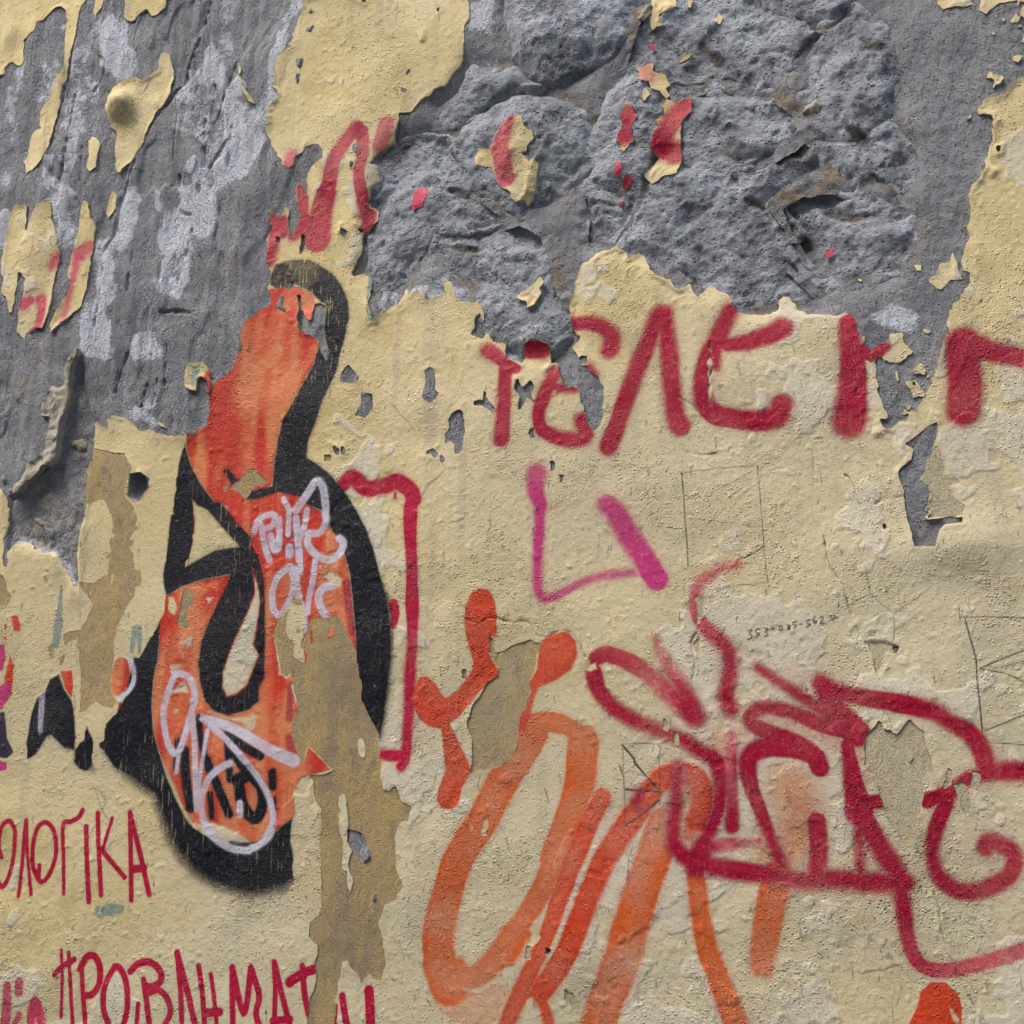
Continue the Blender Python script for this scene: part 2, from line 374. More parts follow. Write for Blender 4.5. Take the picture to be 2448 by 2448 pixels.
# ------------------------------------------------------------------ outlines read off the wall
FIELD = """b1 140,110 120,70 a1 120,1932 125,1790 155,1700 145,1650 150,1590 215,1620 255,1540 275,1560 280,1700 300,1760 340,1690 370,1600 345,1480 340,1370
370,1360 400,1440 415,1440 415,1300 440,1240 540,1180 545,1130 515,1080 480,1080 430,1080 400,1100 385,1140 340,1170 325,1240 275,1270 235,1190 190,1140 150,1050 120,980
140,930 130,860 150,830 210,760 225,710 180,660 200,620 195,540 215,450 310,330 370,130 400,60 375,-60
1575,-60 1620,60 1625,150 1590,200 1590,350 1570,440 1540,500 1480,590 1440,640 1390,660 1300,730 1250,790 1190,850 1120,860 1080,950 1060,1060 1020,1090 920,1170 900,1220
945,1230 945,1340 890,1420 860,1500 960,1560 920,1640 840,1740 780,1680 825,1740 830,1840 800,1932
b1 790,80 740,160 760,200 830,170 890,190 880,300 880,400 930,520 940,480 1030,440 1110,370 1150,330 1165,300 1180,350 1220,300 1290,320 1300,360 1420,340 1450,300 1440,240
1490,210 1510,280 1540,350 1640,370 1690,360 1740,420 1730,510 1700,450 1660,500 1640,610 1720,670 1750,620 1800,660 1890,690 1910,800
b2 80,840 110,800 105,760 120,690 170,660 240,680 290,730 280,870 265,880 340,850 360,930 390,1000 430,1040 460,1010 500,1040 530,1130 560,1200 580,1290 620,1360 650,1330
685,1220 690,1120 680,1010 640,930 580,870 520,830 490,760 455,720 510,670 520,640 480,600 465,540 440,490 455,420 480,300 510,190 520,120 590,70 640,30 700,0 790,-30 850,5
880,60 960,20 990,40 1020,110 1120,190 1210,250 1270,290 1340,250 1400,340 1440,300 1500,240 1540,290 1640,340 1690,440 1760,480 1890,460 1932,470
b3 60,450 110,420 120,370 180,345 235,390 240,440 300,450 310,490 350,480 550,480 600,460 685,540 670,590 720,640 755,620 755,700 790,740 850,690 920,670 940,620 1010,620
1040,690 1090,750 1050,800 970,825 900,810 840,780 800,830 830,880 820,960 850,1060 880,1130 910,1250 850,1240 870,1320 950,1330 1000,1260 1070,1240 1090,1190 1130,1220
1150,1150 1200,1080 1240,1020 1250,950 1280,880 1290,780 1330,700 1350,650 1390,590 1360,520 1400,400 1490,310 1530,230 1545,160 1470,150 1480,60 1500,0
a3 1545,1780 1520,1680 1550,1620 1530,1500 1530,1380 1600,1340 1640,1250 1660,1150 1690,1030 1700,900 1690,860 1600,860 1565,820 1660,740 1740,730 1800,690 1830,630 1900,580 1960,560
F 2100,100 5200,-1200 5200,5200 -4200,5200 -4200,2400 -60,1120
b0 0,1770 60,1830 75,1932 c0 40,180 40,400 55,450 60,310 120,240 190,250 270,290 330,310 440,340 480,440 530,520 560,590 590,630 600,520 590,440 575,370 600,200 630,60
b0 635,1932 640,1800 650,1620 690,1530 700,1470 720,1370 710,1265 800,1330 800,1260 860,1215 960,1250 1060,1340 1150,1350 1250,1400 1400,1370 1540,1300 1565,1200 1570,1060
1610,990 1690,940 1740,870 1780,760 1800,640 1850,540 1920,480 b1 0,520 90,440 150,400 140,290 150,200"""

FLAKES = {                       # loose patches of paint that still cling to the bare wall
 'tl': "a0 -60,-60 640,-60 640,0 590,90 560,270 530,440 500,590 465,650 440,800 400,980 375,1100 325,1200 255,1270 215,1285 175,1210 215,1150 225,1050 270,985 320,960 305,890 330,820 390,720 410,650 440,570 480,500 490,400 500,250 505,150 490,80 455,45 400,70 360,110 320,155 290,165 265,250 195,300 180,400 185,460 160,500 100,470 50,520 45,560 0,575 F -4000,600 -4000,-3000 -400,-3000",
 'p2': "a0 715,-40 775,-40 760,50 715,120 695,90 715,30",
 'p3': "a0 935,-60 1270,-60 1240,60 1180,120 1140,125 1100,70 1060,100 1000,155 970,160 930,135 940,60",
 'knob': "a0 1215,400 1265,410 1290,500 1295,580 1275,690 1220,780 1160,850 1110,950 1080,1070 1040,1130 1000,1200 900,1285 880,1230 870,1100 880,1010 840,960 810,900 800,800 830,730 870,650 940,600 1030,590 1070,600 1120,570 1180,530 1190,460",
 'p5': "a0 700,1020 760,1060 770,1100 750,1200 735,1260 690,1300 660,1270 680,1180 675,1080",
 'p6': "a0 850,1440 880,1470 860,1580 820,1640 810,1600 830,1500",
 'p6b': "a0 1790,500 1810,510 1810,570 1790,570", 'p6c': "a0 1810,630 1840,680 1890,740 1910,790 1880,780 1830,710",
 'p7': "a0 20,1932 40,1750 90,1600 120,1530 215,1540 205,1640 185,1760 195,1790 250,1600 300,1520 385,1510 400,1640 445,1780 450,1900 b0 445,60 420,220 400,360 360,490 325,580 280,570 205,620 190,680 135,600 150,470 180,350 195,210 140,150 130,300 120,360 95,470 75,460 60,340 20,320 15,130",
 'p8': "a0 650,1520 680,1540 680,1620 720,1680 710,1800 700,1900 b0 700,0 680,150 660,270 620,420 550,470 400,610 390,560 440,440 490,330 525,300 545,230 515,200 530,120 565,0 a0 575,1830 600,1740 610,1660 640,1560",
 'p10': "b0 1420,850 1440,850 1520,830 1560,870 1570,950 1580,1060 1550,1070 1560,980 1510,940 1480,980 1470,1050 1400,1020 1395,900",
 'p11': "b0 1195,1285 1230,1300 1255,1330 1215,1315",
 'f1': "a1 1890,940 1932,900 a2 100,905 110,980 180,1000 190,1060 140,1110 130,1160 80,1160 130,1190 150,1230 180,1200 225,1240 200,1380 170,1490 125,1530 100,1490 30,1515 0,1480 a1 1932,1440 1840,1370 1800,1250 1740,1230 1660,1220 1660,1170 1700,1110 1790,1120 1820,1050",
 'f2': "a1 1240,1400 1300,1400 1310,1440 1270,1530 1200,1555 1190,1510 1210,1440",
 'f3': "a2 870,770 920,800 950,880 910,960 920,1020 940,1050 850,1135 820,1080 780,1060 800,990 830,950 820,880 850,820",
 'f4': "a2 1340,720 1350,820 1280,890 1270,950 1260,1060 1280,1160 1240,1290 1130,1320 1050,1370 1000,1300 1080,1230 1110,1170 1040,1110 1060,1020 1110,940 1080,900 1150,850 1130,770 1170,740 1220,770 1300,740",
 'f5': "a2 930,500 1000,490 1060,470 1060,530 1150,560 1190,630 1150,660 1190,710 1160,730 1110,680 1050,660 1040,600 970,600 960,530",
 'f6': "a2 1000,670 1045,710 1000,770 975,730",
 'f7': "a2 1050,-60 1240,-60 1230,30 1170,80 1100,100 1100,150 1150,180 1090,190 1055,230 1045,150 1060,80",
 'f8': "a2 1320,-50 1365,-50 1350,50 1310,40", 'f9': "a2 1555,95 1590,120 1560,180 1515,150", 'f10': "a2 1300,400 1360,410 1310,450 1265,460",
 'f11': "a2 870,1300 920,1350 850,1420 830,1370", 'f12': "a2 1040,315 1065,320 1090,380 1050,350", 'f13': "a2 825,1220 820,1330 790,1315 800,1240",
 'f13b': "a2 805,1490 840,1490 830,1520 805,1515",
 'f14': "b2 225,200 245,240 220,280 230,320 180,400 130,430 120,380 35,350 100,300 170,250",
 'f15': "a3 455,1860 510,1838 518,1890 465,1908",
 'f16': "b3 1400,10 1420,60 1440,130 1470,210 1390,220 1320,300 1270,290 1230,220 1280,170 1300,100 1370,80",
 'f16b': "b3 690,180 730,200 725,230 690,210", 'f16c': "b3 1120,110 1160,110 1165,150 1130,150",
 'f17': "a3 1270,-60 1510,-60 1550,40 1500,60 1420,50 1330,75 1280,30",
 'f18': "a3 1620,-60 1990,-60 1960,20 1740,40 1650,120 1590,95",
 'f20': "b3 980,900 1010,960 990,980 970,950", 'f21': "b3 1090,950 1130,960 1170,1030 1190,1090 1110,1090 1090,1040 1120,1000", 'f22': "b3 925,1040 950,1050 940,1090 920,1085", 'f23': "b3 1180,590 1250,600 1210,620",
}
GREY_HOLES = """b1 345,330 375,330 390,440 430,520 460,530 480,400 520,380 570,420 560,560 550,640 590,760 570,820 530,760 510,680 480,650 420,620 370,590 350,500 360,420
b1 215,330 250,340 240,400 260,450 200,430 190,400 215,380
b1 270,230 330,215 320,260 290,300 260,280
b1 735,845 805,945 790,975 730,985 665,975 680,900
b1 830,1060 910,1070 905,1130 910,1170 880,1220 855,1250 775,1225 800,1180 830,1140
b1 1330,870 1365,890 1375,960 1375,1030 1400,1060 1385,1110 1345,1145 1290,1100 1290,1040 1310,990 1300,900
b1 1550,1185 1580,1200 1595,1270 1585,1380 1580,1480 1555,1520 1520,1520 1515,1440 1490,1410 1450,1430 1450,1370 1480,1320 1470,1260 1500,1210
b1 1740,1040 1760,1080 1820,1180 1800,1205 1720,1150 1660,1150 1660,1120 1720,1110
b1 1360,1470 1395,1510 1380,1560 1340,1520 1300,1530 1310,1490
b1 1415,1510 1455,1550 1430,1590 1405,1570
b1 625,1465 660,1490 650,1520 630,1500
b1 690,1460 705,1490 690,1520 680,1490
b2 40,960 70,955 90,1030 160,960 180,1010 160,1070 180,1130 130,1100 70,1190 55,1140 80,1090 40,1030
b2 150,1330 170,1320 190,1390 160,1400 140,1360
b2 520,780 580,780 570,830 530,850 510,810
b2 300,1560 335,1580 335,1630 310,1640
b2 365,1660 395,1680 390,1720 375,1730
b0 970,1660 1060,1640 1110,1700 1110,1760 1060,1850 1010,1880 950,1830 965,1750
a1 1370,10 1395,30 1415,90 1370,140 1385,80
a1 345,450 385,450 370,510 350,490
a1 345,560 365,555 360,620 345,630
a1 790,1075 810,1085 790,1150 765,1130 765,1085
a1 745,1210 765,1215 755,1250 745,1240
a1 675,1690 725,1730 705,1780 670,1750
a1 375,1740 400,1760 395,1850 370,1890
a1 285,1560 345,1560 340,1690 300,1750 280,1700
a1 190,1770 215,1775 210,1815 190,1805
a1 1125,660 1165,670 1150,705 1130,690
a1 1175,525 1197,520 1180,560 1155,570
a1 1275,240 1290,235 1285,300 1262,270
a1 415,235 465,205 450,235
a1 455,75 485,95 450,120 435,100
a1 820,-20 870,-20 855,35 835,25
a1 785,1685 830,1705 835,1735 800,1715
a1 1035,855 1075,850 1065,870
a3 1720,1095 1760,1090 1755,1140 1730,1150
a3 1670,1255 1715,1280 1700,1300 1690,1270
b3 1250,1225 1270,1230 1260,1260
b3 845,1335 860,1345 840,1355
b3 305,945 330,945 318,960
b3 1280,1280 1290,1340 1270,1430 1240,1520 1200,1570 1190,1650 1150,1700 1220,1745 1240,1810 1200,1932 c3 1230,20 1180,70 1300,60 1390,40 1440,60 1475,40 1470,92 1340,108 1295,150 1265,265 1110,275 1100,190 1060,60 b3 1050,1900 1040,1790 1000,1700 1000,1640 1050,1590 1100,1560 1110,1480 1040,1440 1100,1400 1150,1360 1200,1320
d2 270,1345 315,1380 290,1420 260,1400
d1 720,480 830,500 880,600 905,700 850,735 760,650 720,580
d1 930,960 945,1020 900,1025
c3 615,200 700,185 690,215 625,215
c3 885,115 900,115 895,140 885,135
c3 950,1010 995,1020 975,1055""".split("\n")
TAN = """b0 700,1470 860,1505 930,1500 960,1560 1000,1620 960,1700 940,1830 1000,1900 1000,1960 830,1960 780,1850 640,1900 640,1700 690,1540
c0 870,180 830,0 1000,-40 1030,60 950,250 1000,320 1020,520 1000,640 940,740 880,870 850,970 860,1080 835,1250 835,1360 880,1430 840,1480 720,1430 640,1500 600,1510 600,1200 590,1000 600,900 690,700 600,540 700,540 800,480 830,330
c1 330,650 260,720 220,800 195,900 190,1030 215,1130 215,1220 265,1245 300,1215 320,1290 345,1430 350,1500 320,1560 300,1640 340,1760 380,1880 400,1900 430,1770 470,1810 540,1860 600,1932 d1 610,40 540,75 430,75 470,120 475,250 520,330 520,470 510,600 520,740 530,960 520,1060 490,1130 440,1180 420,1280 490,1340 475,1470 495,1560 480,1640 440,1740 420,1880 410,2300 600,2300 640,1740 660,1600 680,1470 720,1460 830,1630 880,1560 960,1610 1010,1480 990,1300 970,1180 1000,1050 1080,1000 1130,890 1085,770 1080,500 1120,420 1170,430 1195,320 1120,270 1075,165 1030,200 975,190 965,0 c1 965,1800 940,1710 930,1610 900,1560 830,1410 820,1280 795,1170 785,1050 740,950 690,850 640,780 560,800 450,790 400,930 370,870 345,740
c1 1790,945 1830,1060 1880,1050 c2 0,1015 60,985 150,960 215,990 210,1060 180,1200 140,1280 150,1350 105,1480 70,1540 60,1640 40,1760 0,1850 d1 1840,30 1700,30 1640,60 c1 1650,1850 1635,1700 1610,1570 1640,1480 1700,1380 1755,1290 1840,1220 1840,1170 1785,1100 1770,1030
c1 1570,1190 1610,1170 1600,1250 1575,1250
c3 850,1560 890,1630 920,1640 935,1560 945,1640 985,1665 1020,1610 1080,1560 1180,1650 1190,1750 1240,1850 1250,1932 d3 1210,60 1170,110 1185,200 1170,370 1120,480 1080,560 1040,590 1010,560 960,470 890,360 860,240 830,150 790,80 730,0 c3 740,1830 745,1690 790,1640
d3 1360,20 1395,30 1385,140 1330,190 1320,120 1350,110
d3 1410,150 1480,120 1510,220 1530,330 1520,390 1480,370 1440,260
d3 1540,30 1600,70 1590,170 1530,150
c3 770,1000 870,985 990,1020 980,1060 900,1030 870,1150 850,1220 820,1100
c0 1370,580 1440,600 1450,660 1410,760 1400,880 1370,890 1320,820 1350,700
b0 1800,1680 1850,1630 1932,1620 b1 40,1640 130,1700 100,1760 50,1740 0,1790 b0 1880,1790 1840,1855 1780,1800 1710,1770 1760,1720
b1 550,1520 600,1520 590,1560 560,1565
b3 1270,1430 1310,1520 1330,1600 1350,1680 1440,1690 1475,1720 1370,1760 1430,1850 1490,1900 c3 1480,40 1300,60 1180,70 1230,20 b3 1200,1932 1240,1810 1220,1745 1150,1700 1190,1650 1200,1570 1240,1520
c0 0,460 60,520 80,600 95,640 60,720 0,700 -80,700 -80,460
c0 360,1030 400,990 410,1050 390,1130 370,1090
c0 470,930 540,900 600,880 600,920 570,950 500,1000 500,1070 460,1150 450,1100 490,1050
c2 1400,660 1440,660 1420,780 1440,780 1400,880 1390,850
c2 1350,985 1400,940 1425,980 1400,1060 1380,1050
c2 1225,1640 1255,1660 1250,1730 1220,1740
c2 1140,1540 1170,1580 1200,1600 1170,1670 1130,1620
d2 120,1350 160,1340 150,1440 105,1450
d2 400,1640 470,1700 520,1780 480,1830 390,1740
d1 1270,1800 1300,1800 1310,1860""".split("\n")
PEEL = """d1 390,100 320,200 340,360 295,560 320,700 320,850 275,950 370,1030 450,1060 530,1060 540,600 540,100
c1 330,650 255,720 215,800 190,900 180,1030 205,1130 205,1220 265,1255 310,1215 330,1290 360,1430 360,1500 400,1500 400,700
c0 1270,60 1250,250 1215,480 1228,640 1232,760 1180,850 1110,980 1040,1100 990,1060 960,1085 880,1090 850,1120 830,1250 830,1370 870,1420 890,1440 870,1510 800,1590 780,1700 735,1770 760,1840 740,1890 690,1880 700,1730 680,1650 655,1595 640,1650 640,1700 560,1790 570,1700 560,1500 545,1400 560,1300 545,1185 450,1190 435,1220 380,1260 340,1330 270,1410 240,1500 205,1700 205,1880 120,1790 80,1790 55,1700 50,1450 100,1080 165,1000 160,850 90,780 0,760 -60,400 200,-100 1290,-100
b0 1390,1440 1350,1530 1320,1700 1290,1960 600,1960 600,1200 1400,1380
d3 505,1545 560,1520 640,1540 780,1550 900,1520 970,1480 1040,1540 1110,1610 1170,1710 1130,1800 1060,1950 560,1950 540,1700
d3 310,1270 370,1300 360,1390 290,1400 280,1350
c1 590,450 640,490 685,510 670,590 640,560 560,490
c0 1260,650 1290,650 1320,730 1310,790 1270,770
c0 1440,180 1475,180 1460,260 1385,430 1380,390 1430,300
c2 1375,660 1410,630 1440,680 1450,770 1420,800 1410,890 1390,880 1400,740
c2 590,1150 640,1130 640,1180 560,1190
c2 230,1780 290,1690 300,1660 290,1740 240,1790
d1 1620,410 1660,470 1640,490
d1 1730,420 1760,410 1760,530 1725,520
d2 130,1340 180,1260 230,1280 160,1360
b2 1490,680 1510,1000 1480,1150 1470,1000
b3 380,960 430,960 440,1000""".split("\n")
STONES = ["m 290,-60 720,-60 690,50 670,130 625,170 560,190 510,225 460,250 400,252 350,230 300,180 280,90",
 "m 690,80 730,-60 1080,-60 1130,40 1250,80 1285,100 1220,170 1190,220 1110,270 1060,290 1000,260 950,255 900,275 830,280 790,235 700,240 625,280 650,200 670,140",
 "m 620,300 700,250 790,250 830,290 900,285 960,265 1060,300 1130,300 1210,360 1225,420 1180,455 1080,510 1000,530 900,520 840,470 760,500 720,560 700,620 640,590 570,560 590,500 560,440 590,390",
 "m 735,600 760,510 840,490 900,535 1010,545 1090,525 1190,470 1230,430 1290,470 1300,540 1200,590 1130,650 1200,740 1100,760 1300,960 1010,1000 860,900 720,810 640,800 700,700",
 "m 240,330 300,300 380,310 480,330 530,370 560,430 570,500 520,560 480,590 430,660 330,690 240,650 180,600 150,520 110,460 150,400",
 "m 200,720 330,700 400,740 430,820 440,900 500,1000 490,1080 440,1130 330,1120 250,1080 180,1000 190,900 110,860 30,790 60,730",
 "m 1300,100 1400,30 1460,90 1490,180 1520,300 1470,380 1400,450 1330,440 1280,400 1290,330 1220,310 1240,210",
 "m 1300,460 1410,460 1490,410 1560,470 1580,560 1510,600 1450,570 1400,600 1330,570",
 "m 1320,600 1410,620 1450,590 1530,650 1580,740 1530,860 1380,900 1250,850 1180,750 1140,660 1220,610",
 "m 1090,-60 1400,-60 1370,30 1330,70 1260,50 1170,40 1110,20",
 "m 20,420 90,420 130,480 160,560 220,640 300,690 180,720 40,730 10,800 -30,900 -130,930 -180,900 -160,760 -180,680 -100,590 -110,500 -60,440",
 "m 170,200 250,230 310,210 350,250 400,270 350,300 290,290 220,320 130,390 90,400 60,340 130,290",
 "m 520,570 580,575 640,605 700,640 690,700 630,790 570,780 520,790 530,700 515,640"]
RIDGE = "b0 605,750 612,800 565,880 562,960 548,1020 552,1080 525,1200 495,1300 475,1400 445,1560 405,1612 350,1622 290,1702 180,1812 130,1822 110,1800 180,1730 200,1720 230,1580 310,1560 340,1480 370,1350 380,1240 330,1230 330,1120 400,1010 500,960 500,910 540,830"
RECESS = "b0 615,800 640,1100 700,1270 690,1530 640,1800 635,1932 c0 600,200 590,630 530,520 440,340 270,290 120,240 50,330 60,60 b0 80,1830 180,1830 300,1720 440,1600 480,1400 540,1150 560,960"
CHALK = [("c0 150,225 330,275 440,330 500,450 575,600", 34), ("b0 960,1840 1040,1850", 40), ("d1 720,640 820,740 930,760", 22), ("d1 710,100", 25), ("d1 760,390", 30)]
CRUMBS = [("h 170,60 200,120", 80), ("b0 330,700 350,850", 55), ("h 420,1150 520,1250", 190), ("h 700,610", 80), ("h 330,1330", 120), ("a2 1000,90", 60), ("b0 1720,40 1670,200", 45)]
WHITES = [("a0 130,560 100,900 60,1250 30,1400", 60), ("a0 480,180 420,450 360,700", 55), ("a0 780,180 850,300 900,450", 150), ("a0 600,450 580,700 540,900 480,1150", 110), ("a0 700,700 650,900", 110),
 ("a0 1700,50 1680,300 1600,500", 95), ("a0 1500,650 1450,850 1650,900 1700,1100 1600,1250", 190), ("a0 1780,600 1790,700", 40), ("a0 1520,1480 1500,1700", 80), ("a0 350,1400 450,1600 500,1800", 120),
 ("a0 1000,1500 900,1850", 60), ("a0 1300,1800 1400,1500", 120), ("a0 50,1600 40,1750", 50), ("a0 1180,1430 1190,1510", 24), ("b0 820,0 780,300 720,500 740,720", 90), ("b0 1350,0 1300,200", 100), ("b0 1100,700 1150,750", 60),
 ("b0 1140,1150 1050,1220 1170,1260", 30), ("a1 320,60 280,200 200,400 170,600 150,760", 55), ("a1 40,870 20,1050", 50), ("a1 1750,50 1720,150", 80), ("a1 1800,500 1650,680 1680,850 1720,950", 70), ("a1 1000,1280 1010,1350", 50),
 ("b1 1450,280 1000,380", 50), ("b1 1600,330 1780,330", 45), ("b1 1900,600 1900,720", 60), ("b2 50,560 60,700", 60), ("m 720,560 780,640", 40), ("m 600,450 540,420", 40), ("b3 880,500 980,500", 60)]
CRACKS_R = [("a0 1330,780 1300,1000 1290,1200", 4), ("a0 1530,900 1520,1250", 4), ("a0 700,380 790,480 760,600 700,680", 5), ("a0 1480,620 1430,900", 3), ("a0 1600,640 1560,1000", 4), ("b0 1000,0 960,300", 4), ("b0 1180,950 1140,1150", 4), ("b0 1250,700 1230,1000", 4), ("a0 1720,950 1700,1250", 4), ("a0 1330,1300 1340,1560 1420,1600", 5), ("a0 560,700 500,1100 430,1400", 3), ("b0 780,100 740,400 700,600", 4), ("a0 620,1100 600,1400", 3), ("b0 1100,1000 1060,1160", 4), ("a0 1640,1500 1600,1800", 5),("a0 1570,20 1530,180", 5), ("a0 1490,300 1400,520 1380,620 1280,720 1180,850 1090,980", 7), ("a0 1010,1200 950,1370 900,1550 860,1750 780,1880 ", 9), ("a0 1760,460 1600,900 1500,1020", 4),
 ("a0 1700,1040 1560,1250", 4), ("a0 1440,1640 1390,1900", 4), ("b0 1200,460 1300,450 1420,470", 12), ("b0 980,720 900,900 860,1060", 5), ("a0 560,270 500,590 440,830 380,1090", 6)]
CRACKS_C = [("c3 400,130 440,200 480,400 580,560 620,700 680,870 760,1000", 4), ("c3 770,990 870,985 990,1020", 6), ("c3 810,1080 830,1190 860,1270 930,1400 960,1480", 5), ("d3 1260,950 1300,1080 1320,1250 1400,1480 1460,1600 1510,1700 1620,1900", 4),
 ("c2 1420,870 1350,980 1370,1120 1360,1260", 5), ("c2 0,840 130,830 220,940 430,900 560,1090", 5), ("c1 1600,810 1700,840 1780,800 1932,830", 4), ("b2 1250,1090 1350,1150 1440,1250", 6), ("b2 1270,1480 1330,1500 1430,1520 1540,1500", 6),
 ("b2 1490,680 1495,900 1480,1000 1490,1150", 6), ("b3 820,1890 900,1850 1040,1830", 6), ("b2 880,210 885,150 925,120", 6), ("b3 1540,460 1620,370", 5), ("d1 1820,420 1900,540 1932,650", 4), ("b1 800,980 815,1020", 4), ("c3 400,130 360,20 b3 360,1500", 3),
 ("b3 590,1660 640,1700 690,1850 720,1910", 5), ("b3 370,1410 420,1400 430,1440", 5), ("c1 435,950 430,1100 425,1250", 6), ("c0 600,680 600,880", 6), ("c0 340,500 370,570", 7), ("c0 465,570 465,870", 5), ("c0 850,200 830,330", 5), ("c0 580,960 580,1180", 5), ("c0 560,1380 570,1700", 5), ("c1 960,800 960,1300 940,1600", 4)]

# ------------------------------------------------------------------ relief of the bare wall
phiS = [sdp(s, 45.) for s in STONES]
allS = np.minimum.reduce(phiS)
mas = blur(smooth(22, 4, allS), 6)
relief = fbm(70, 4, 11)*1.1
leftz = smooth(-380, -560, GX)
lay = noise(55, 190, 131)*.8+noise(20, 60, 132)*.5+noise(8, 20, 133)*.22; lay2 = noise(38, 130, 134)*.8+noise(13, 40, 135)*.4
layer = smooth(-.12, .12, lay)*2.4+smooth(.5, .7, lay2)*1.8
base = (relief*(1+.6*leftz)+leftz*(layer+noise(9, 70, 3)*1.0+noise(16, 120, 136)*.9)+noise(5, 26, 4)*.4+noise(5, None, 137)*.35*(1-leftz))*(1-mas)+mas*(-7-5*smooth(-250, -500, GX)+fbm(50, 5, 21)*3.4+noise(6, None, 22)*.7)
rc = sdp(RECESS); base -= 8*smooth(3, -5, rc); base += smooth(0, -8, rc)*np.abs(fbm(30, 4, 31))*2.6
dk = sdp(GREY_HOLES[17]); base -= 18*smooth(0, -5, dk)
for i in (-8, -6): base -= 9*smooth(0, -4, sdp(GREY_HOLES[i]))
dcr, _ = strokes(CRACKS_R); dcr = dcr+noise(7, None, 5)*1.1; base -= 3.4*smooth(1.4, -1.0, dcr)
kb = to_wall(parse("a0 915,800")[0])[0]; kr = 26.0
kd = np.hypot((GX-kb[0])/.85, GZ-kb[1])/kr
base += (21+noise(16, None, 81)*3.5+noise(7, None, 82)*1.4)*np.sqrt(np.clip(1-kd**2, 0, 1))
B = base.copy(); HS = []; pits = noise(6.5, None, 77)
GROOVES = [("m 905,140 960,190", 14), ("m 820,270 900,275", 10), ("m 940,240 1000,265 1060,290", 13), ("m 1090,515 1160,490 1220,465 1240,420", 15), ("m 1050,640 1110,660 1170,690", 14), ("m 1300,670 1360,685 1430,690", 13), ("m 1450,560 1500,620 1540,660", 11), ("m 1160,730 1230,760", 12), ("m 1380,100 1480,170", 15), ("m 1260,85 1310,90 1390,20", 10), ("m 1200,200 1260,130 1300,100", 9), ("m 730,560 720,620 700,660", 10), ("m 840,460 760,500 730,560", 8), ("m 1370,420 1420,450", 12), ("m 1190,400 1220,440", 12), ("m 560,640 620,650", 8), ("m 100,600 190,640 260,660", 9), ("m 60,780 180,790", 10)]
groove = strokes(GROOVES, 12.)[0]+noise(14, None, 80)*2.5
f1 = fbm(120, 5, 41, .55); f2 = fbm(46, 5, 51, .6); rid = -np.abs(fbm(75, 4, 61))
for i, ph in enumerate(phiS):
    ph = ph-(15 if i in (2, 3, 6, 7, 8) else 7)+noise(26, None, 70+i)*3.2+noise(9, None, 90+i)*1.4; phiS[i] = ph
    d = np.clip(-ph, 0, None)
    g = np.random.default_rng(i); top = {0: 15, 4: 12, 9: 12, 10: 9, 11: 10, 1: 9}.get(i, g.uniform(6, 9)); cx_, cz_ = poly(STONES[i]).mean(0)
    tilt = (GX-cx_)*g.uniform(-.03, .03)+(GZ-cz_)*g.uniform(-.035, .0)
    hs = -12+top*(1-np.exp(-d/10.))+6*(1-np.exp(-d/40.))+np.clip(tilt, -6, 6)*smooth(0, 15, d)+(f1*4.0+f2*1.8+rid*4.5)*smooth(0, 20, d)
    hs = hs-np.clip(pits-.6, 0, 1.2)*1.6+noise(4.2, None, 78)*.45+noise(11, None, 79)*.6-3.6*smooth(3, -5, groove)
    hs = hs+(5.0 if i in (2, 3, 6, 7, 8) else 1.5)
    HS.append(hs); B = np.where((ph < 0), np.maximum(B, hs), B)

# ------------------------------------------------------------------ the coats of paint
n1, n2, n3 = noise(24, None, 1), noise(8, None, 2), noise(3.6, None, 3)
ragged = n1*1.0+n2*1.2+n3*.75
phi = {}
gh = union(GREY_HOLES)
th = union(TAN); th = np.maximum(th, (noise(16, 60, 151)*.9+noise(7, 18, 153)*.5-2.1)*5)
for k, s in FLAKES.items():
    small = k not in ('tl', 'p7', 'p8', 'knob')
    phi[k] = np.maximum(sdp(s)+ragged*(.55 if small else .8), -BAND)
fld = sdp(FIELD)
ov = noise(15, None, 8); fine = noise(5.5, None, 9)
nick = np.where((ov > 1.15) & (fld > -60), 1.9-fine*2.2-(ov-1.15)*3, BAND)
phi['field'] = np.maximum.reduce([fld+ragged, -(gh+ragged*.5), -(th+ragged*.65)])
# crumbs of paint along the torn right-hand edge
spk_zone = np.minimum(sdp("a3 1500,80 1932,0 1960,520 1820,620 1650,720 1560,900 1700,900 1660,1150 1560,1150 1500,900 1680,500 1560,250"), sdp("b3 960,620 1300,560 1350,640 1260,900 1230,1040 1140,1200 1000,1240 900,1150 860,950 950,850 1060,820"))
spk = np.maximum(1.55-noise(7, None, 12)-.6*noise(3.5, None, 13), spk_zone/4+.3)*2.2
phi['specks'] = np.clip(spk, -BAND, BAND)
phiY = np.minimum.reduce(list(phi.values()))
phiT = np.maximum(np.minimum(fld+ragged+.4, BAND), -(gh+ragged*.5+.5))
tan_zone = th+ragged*.65-9
phiT = np.maximum(phiT, tan_zone)
peel = smooth(.6, -.6, union(PEEL)+n2*.9+n3*.7)

Bs = blur(B, 5)
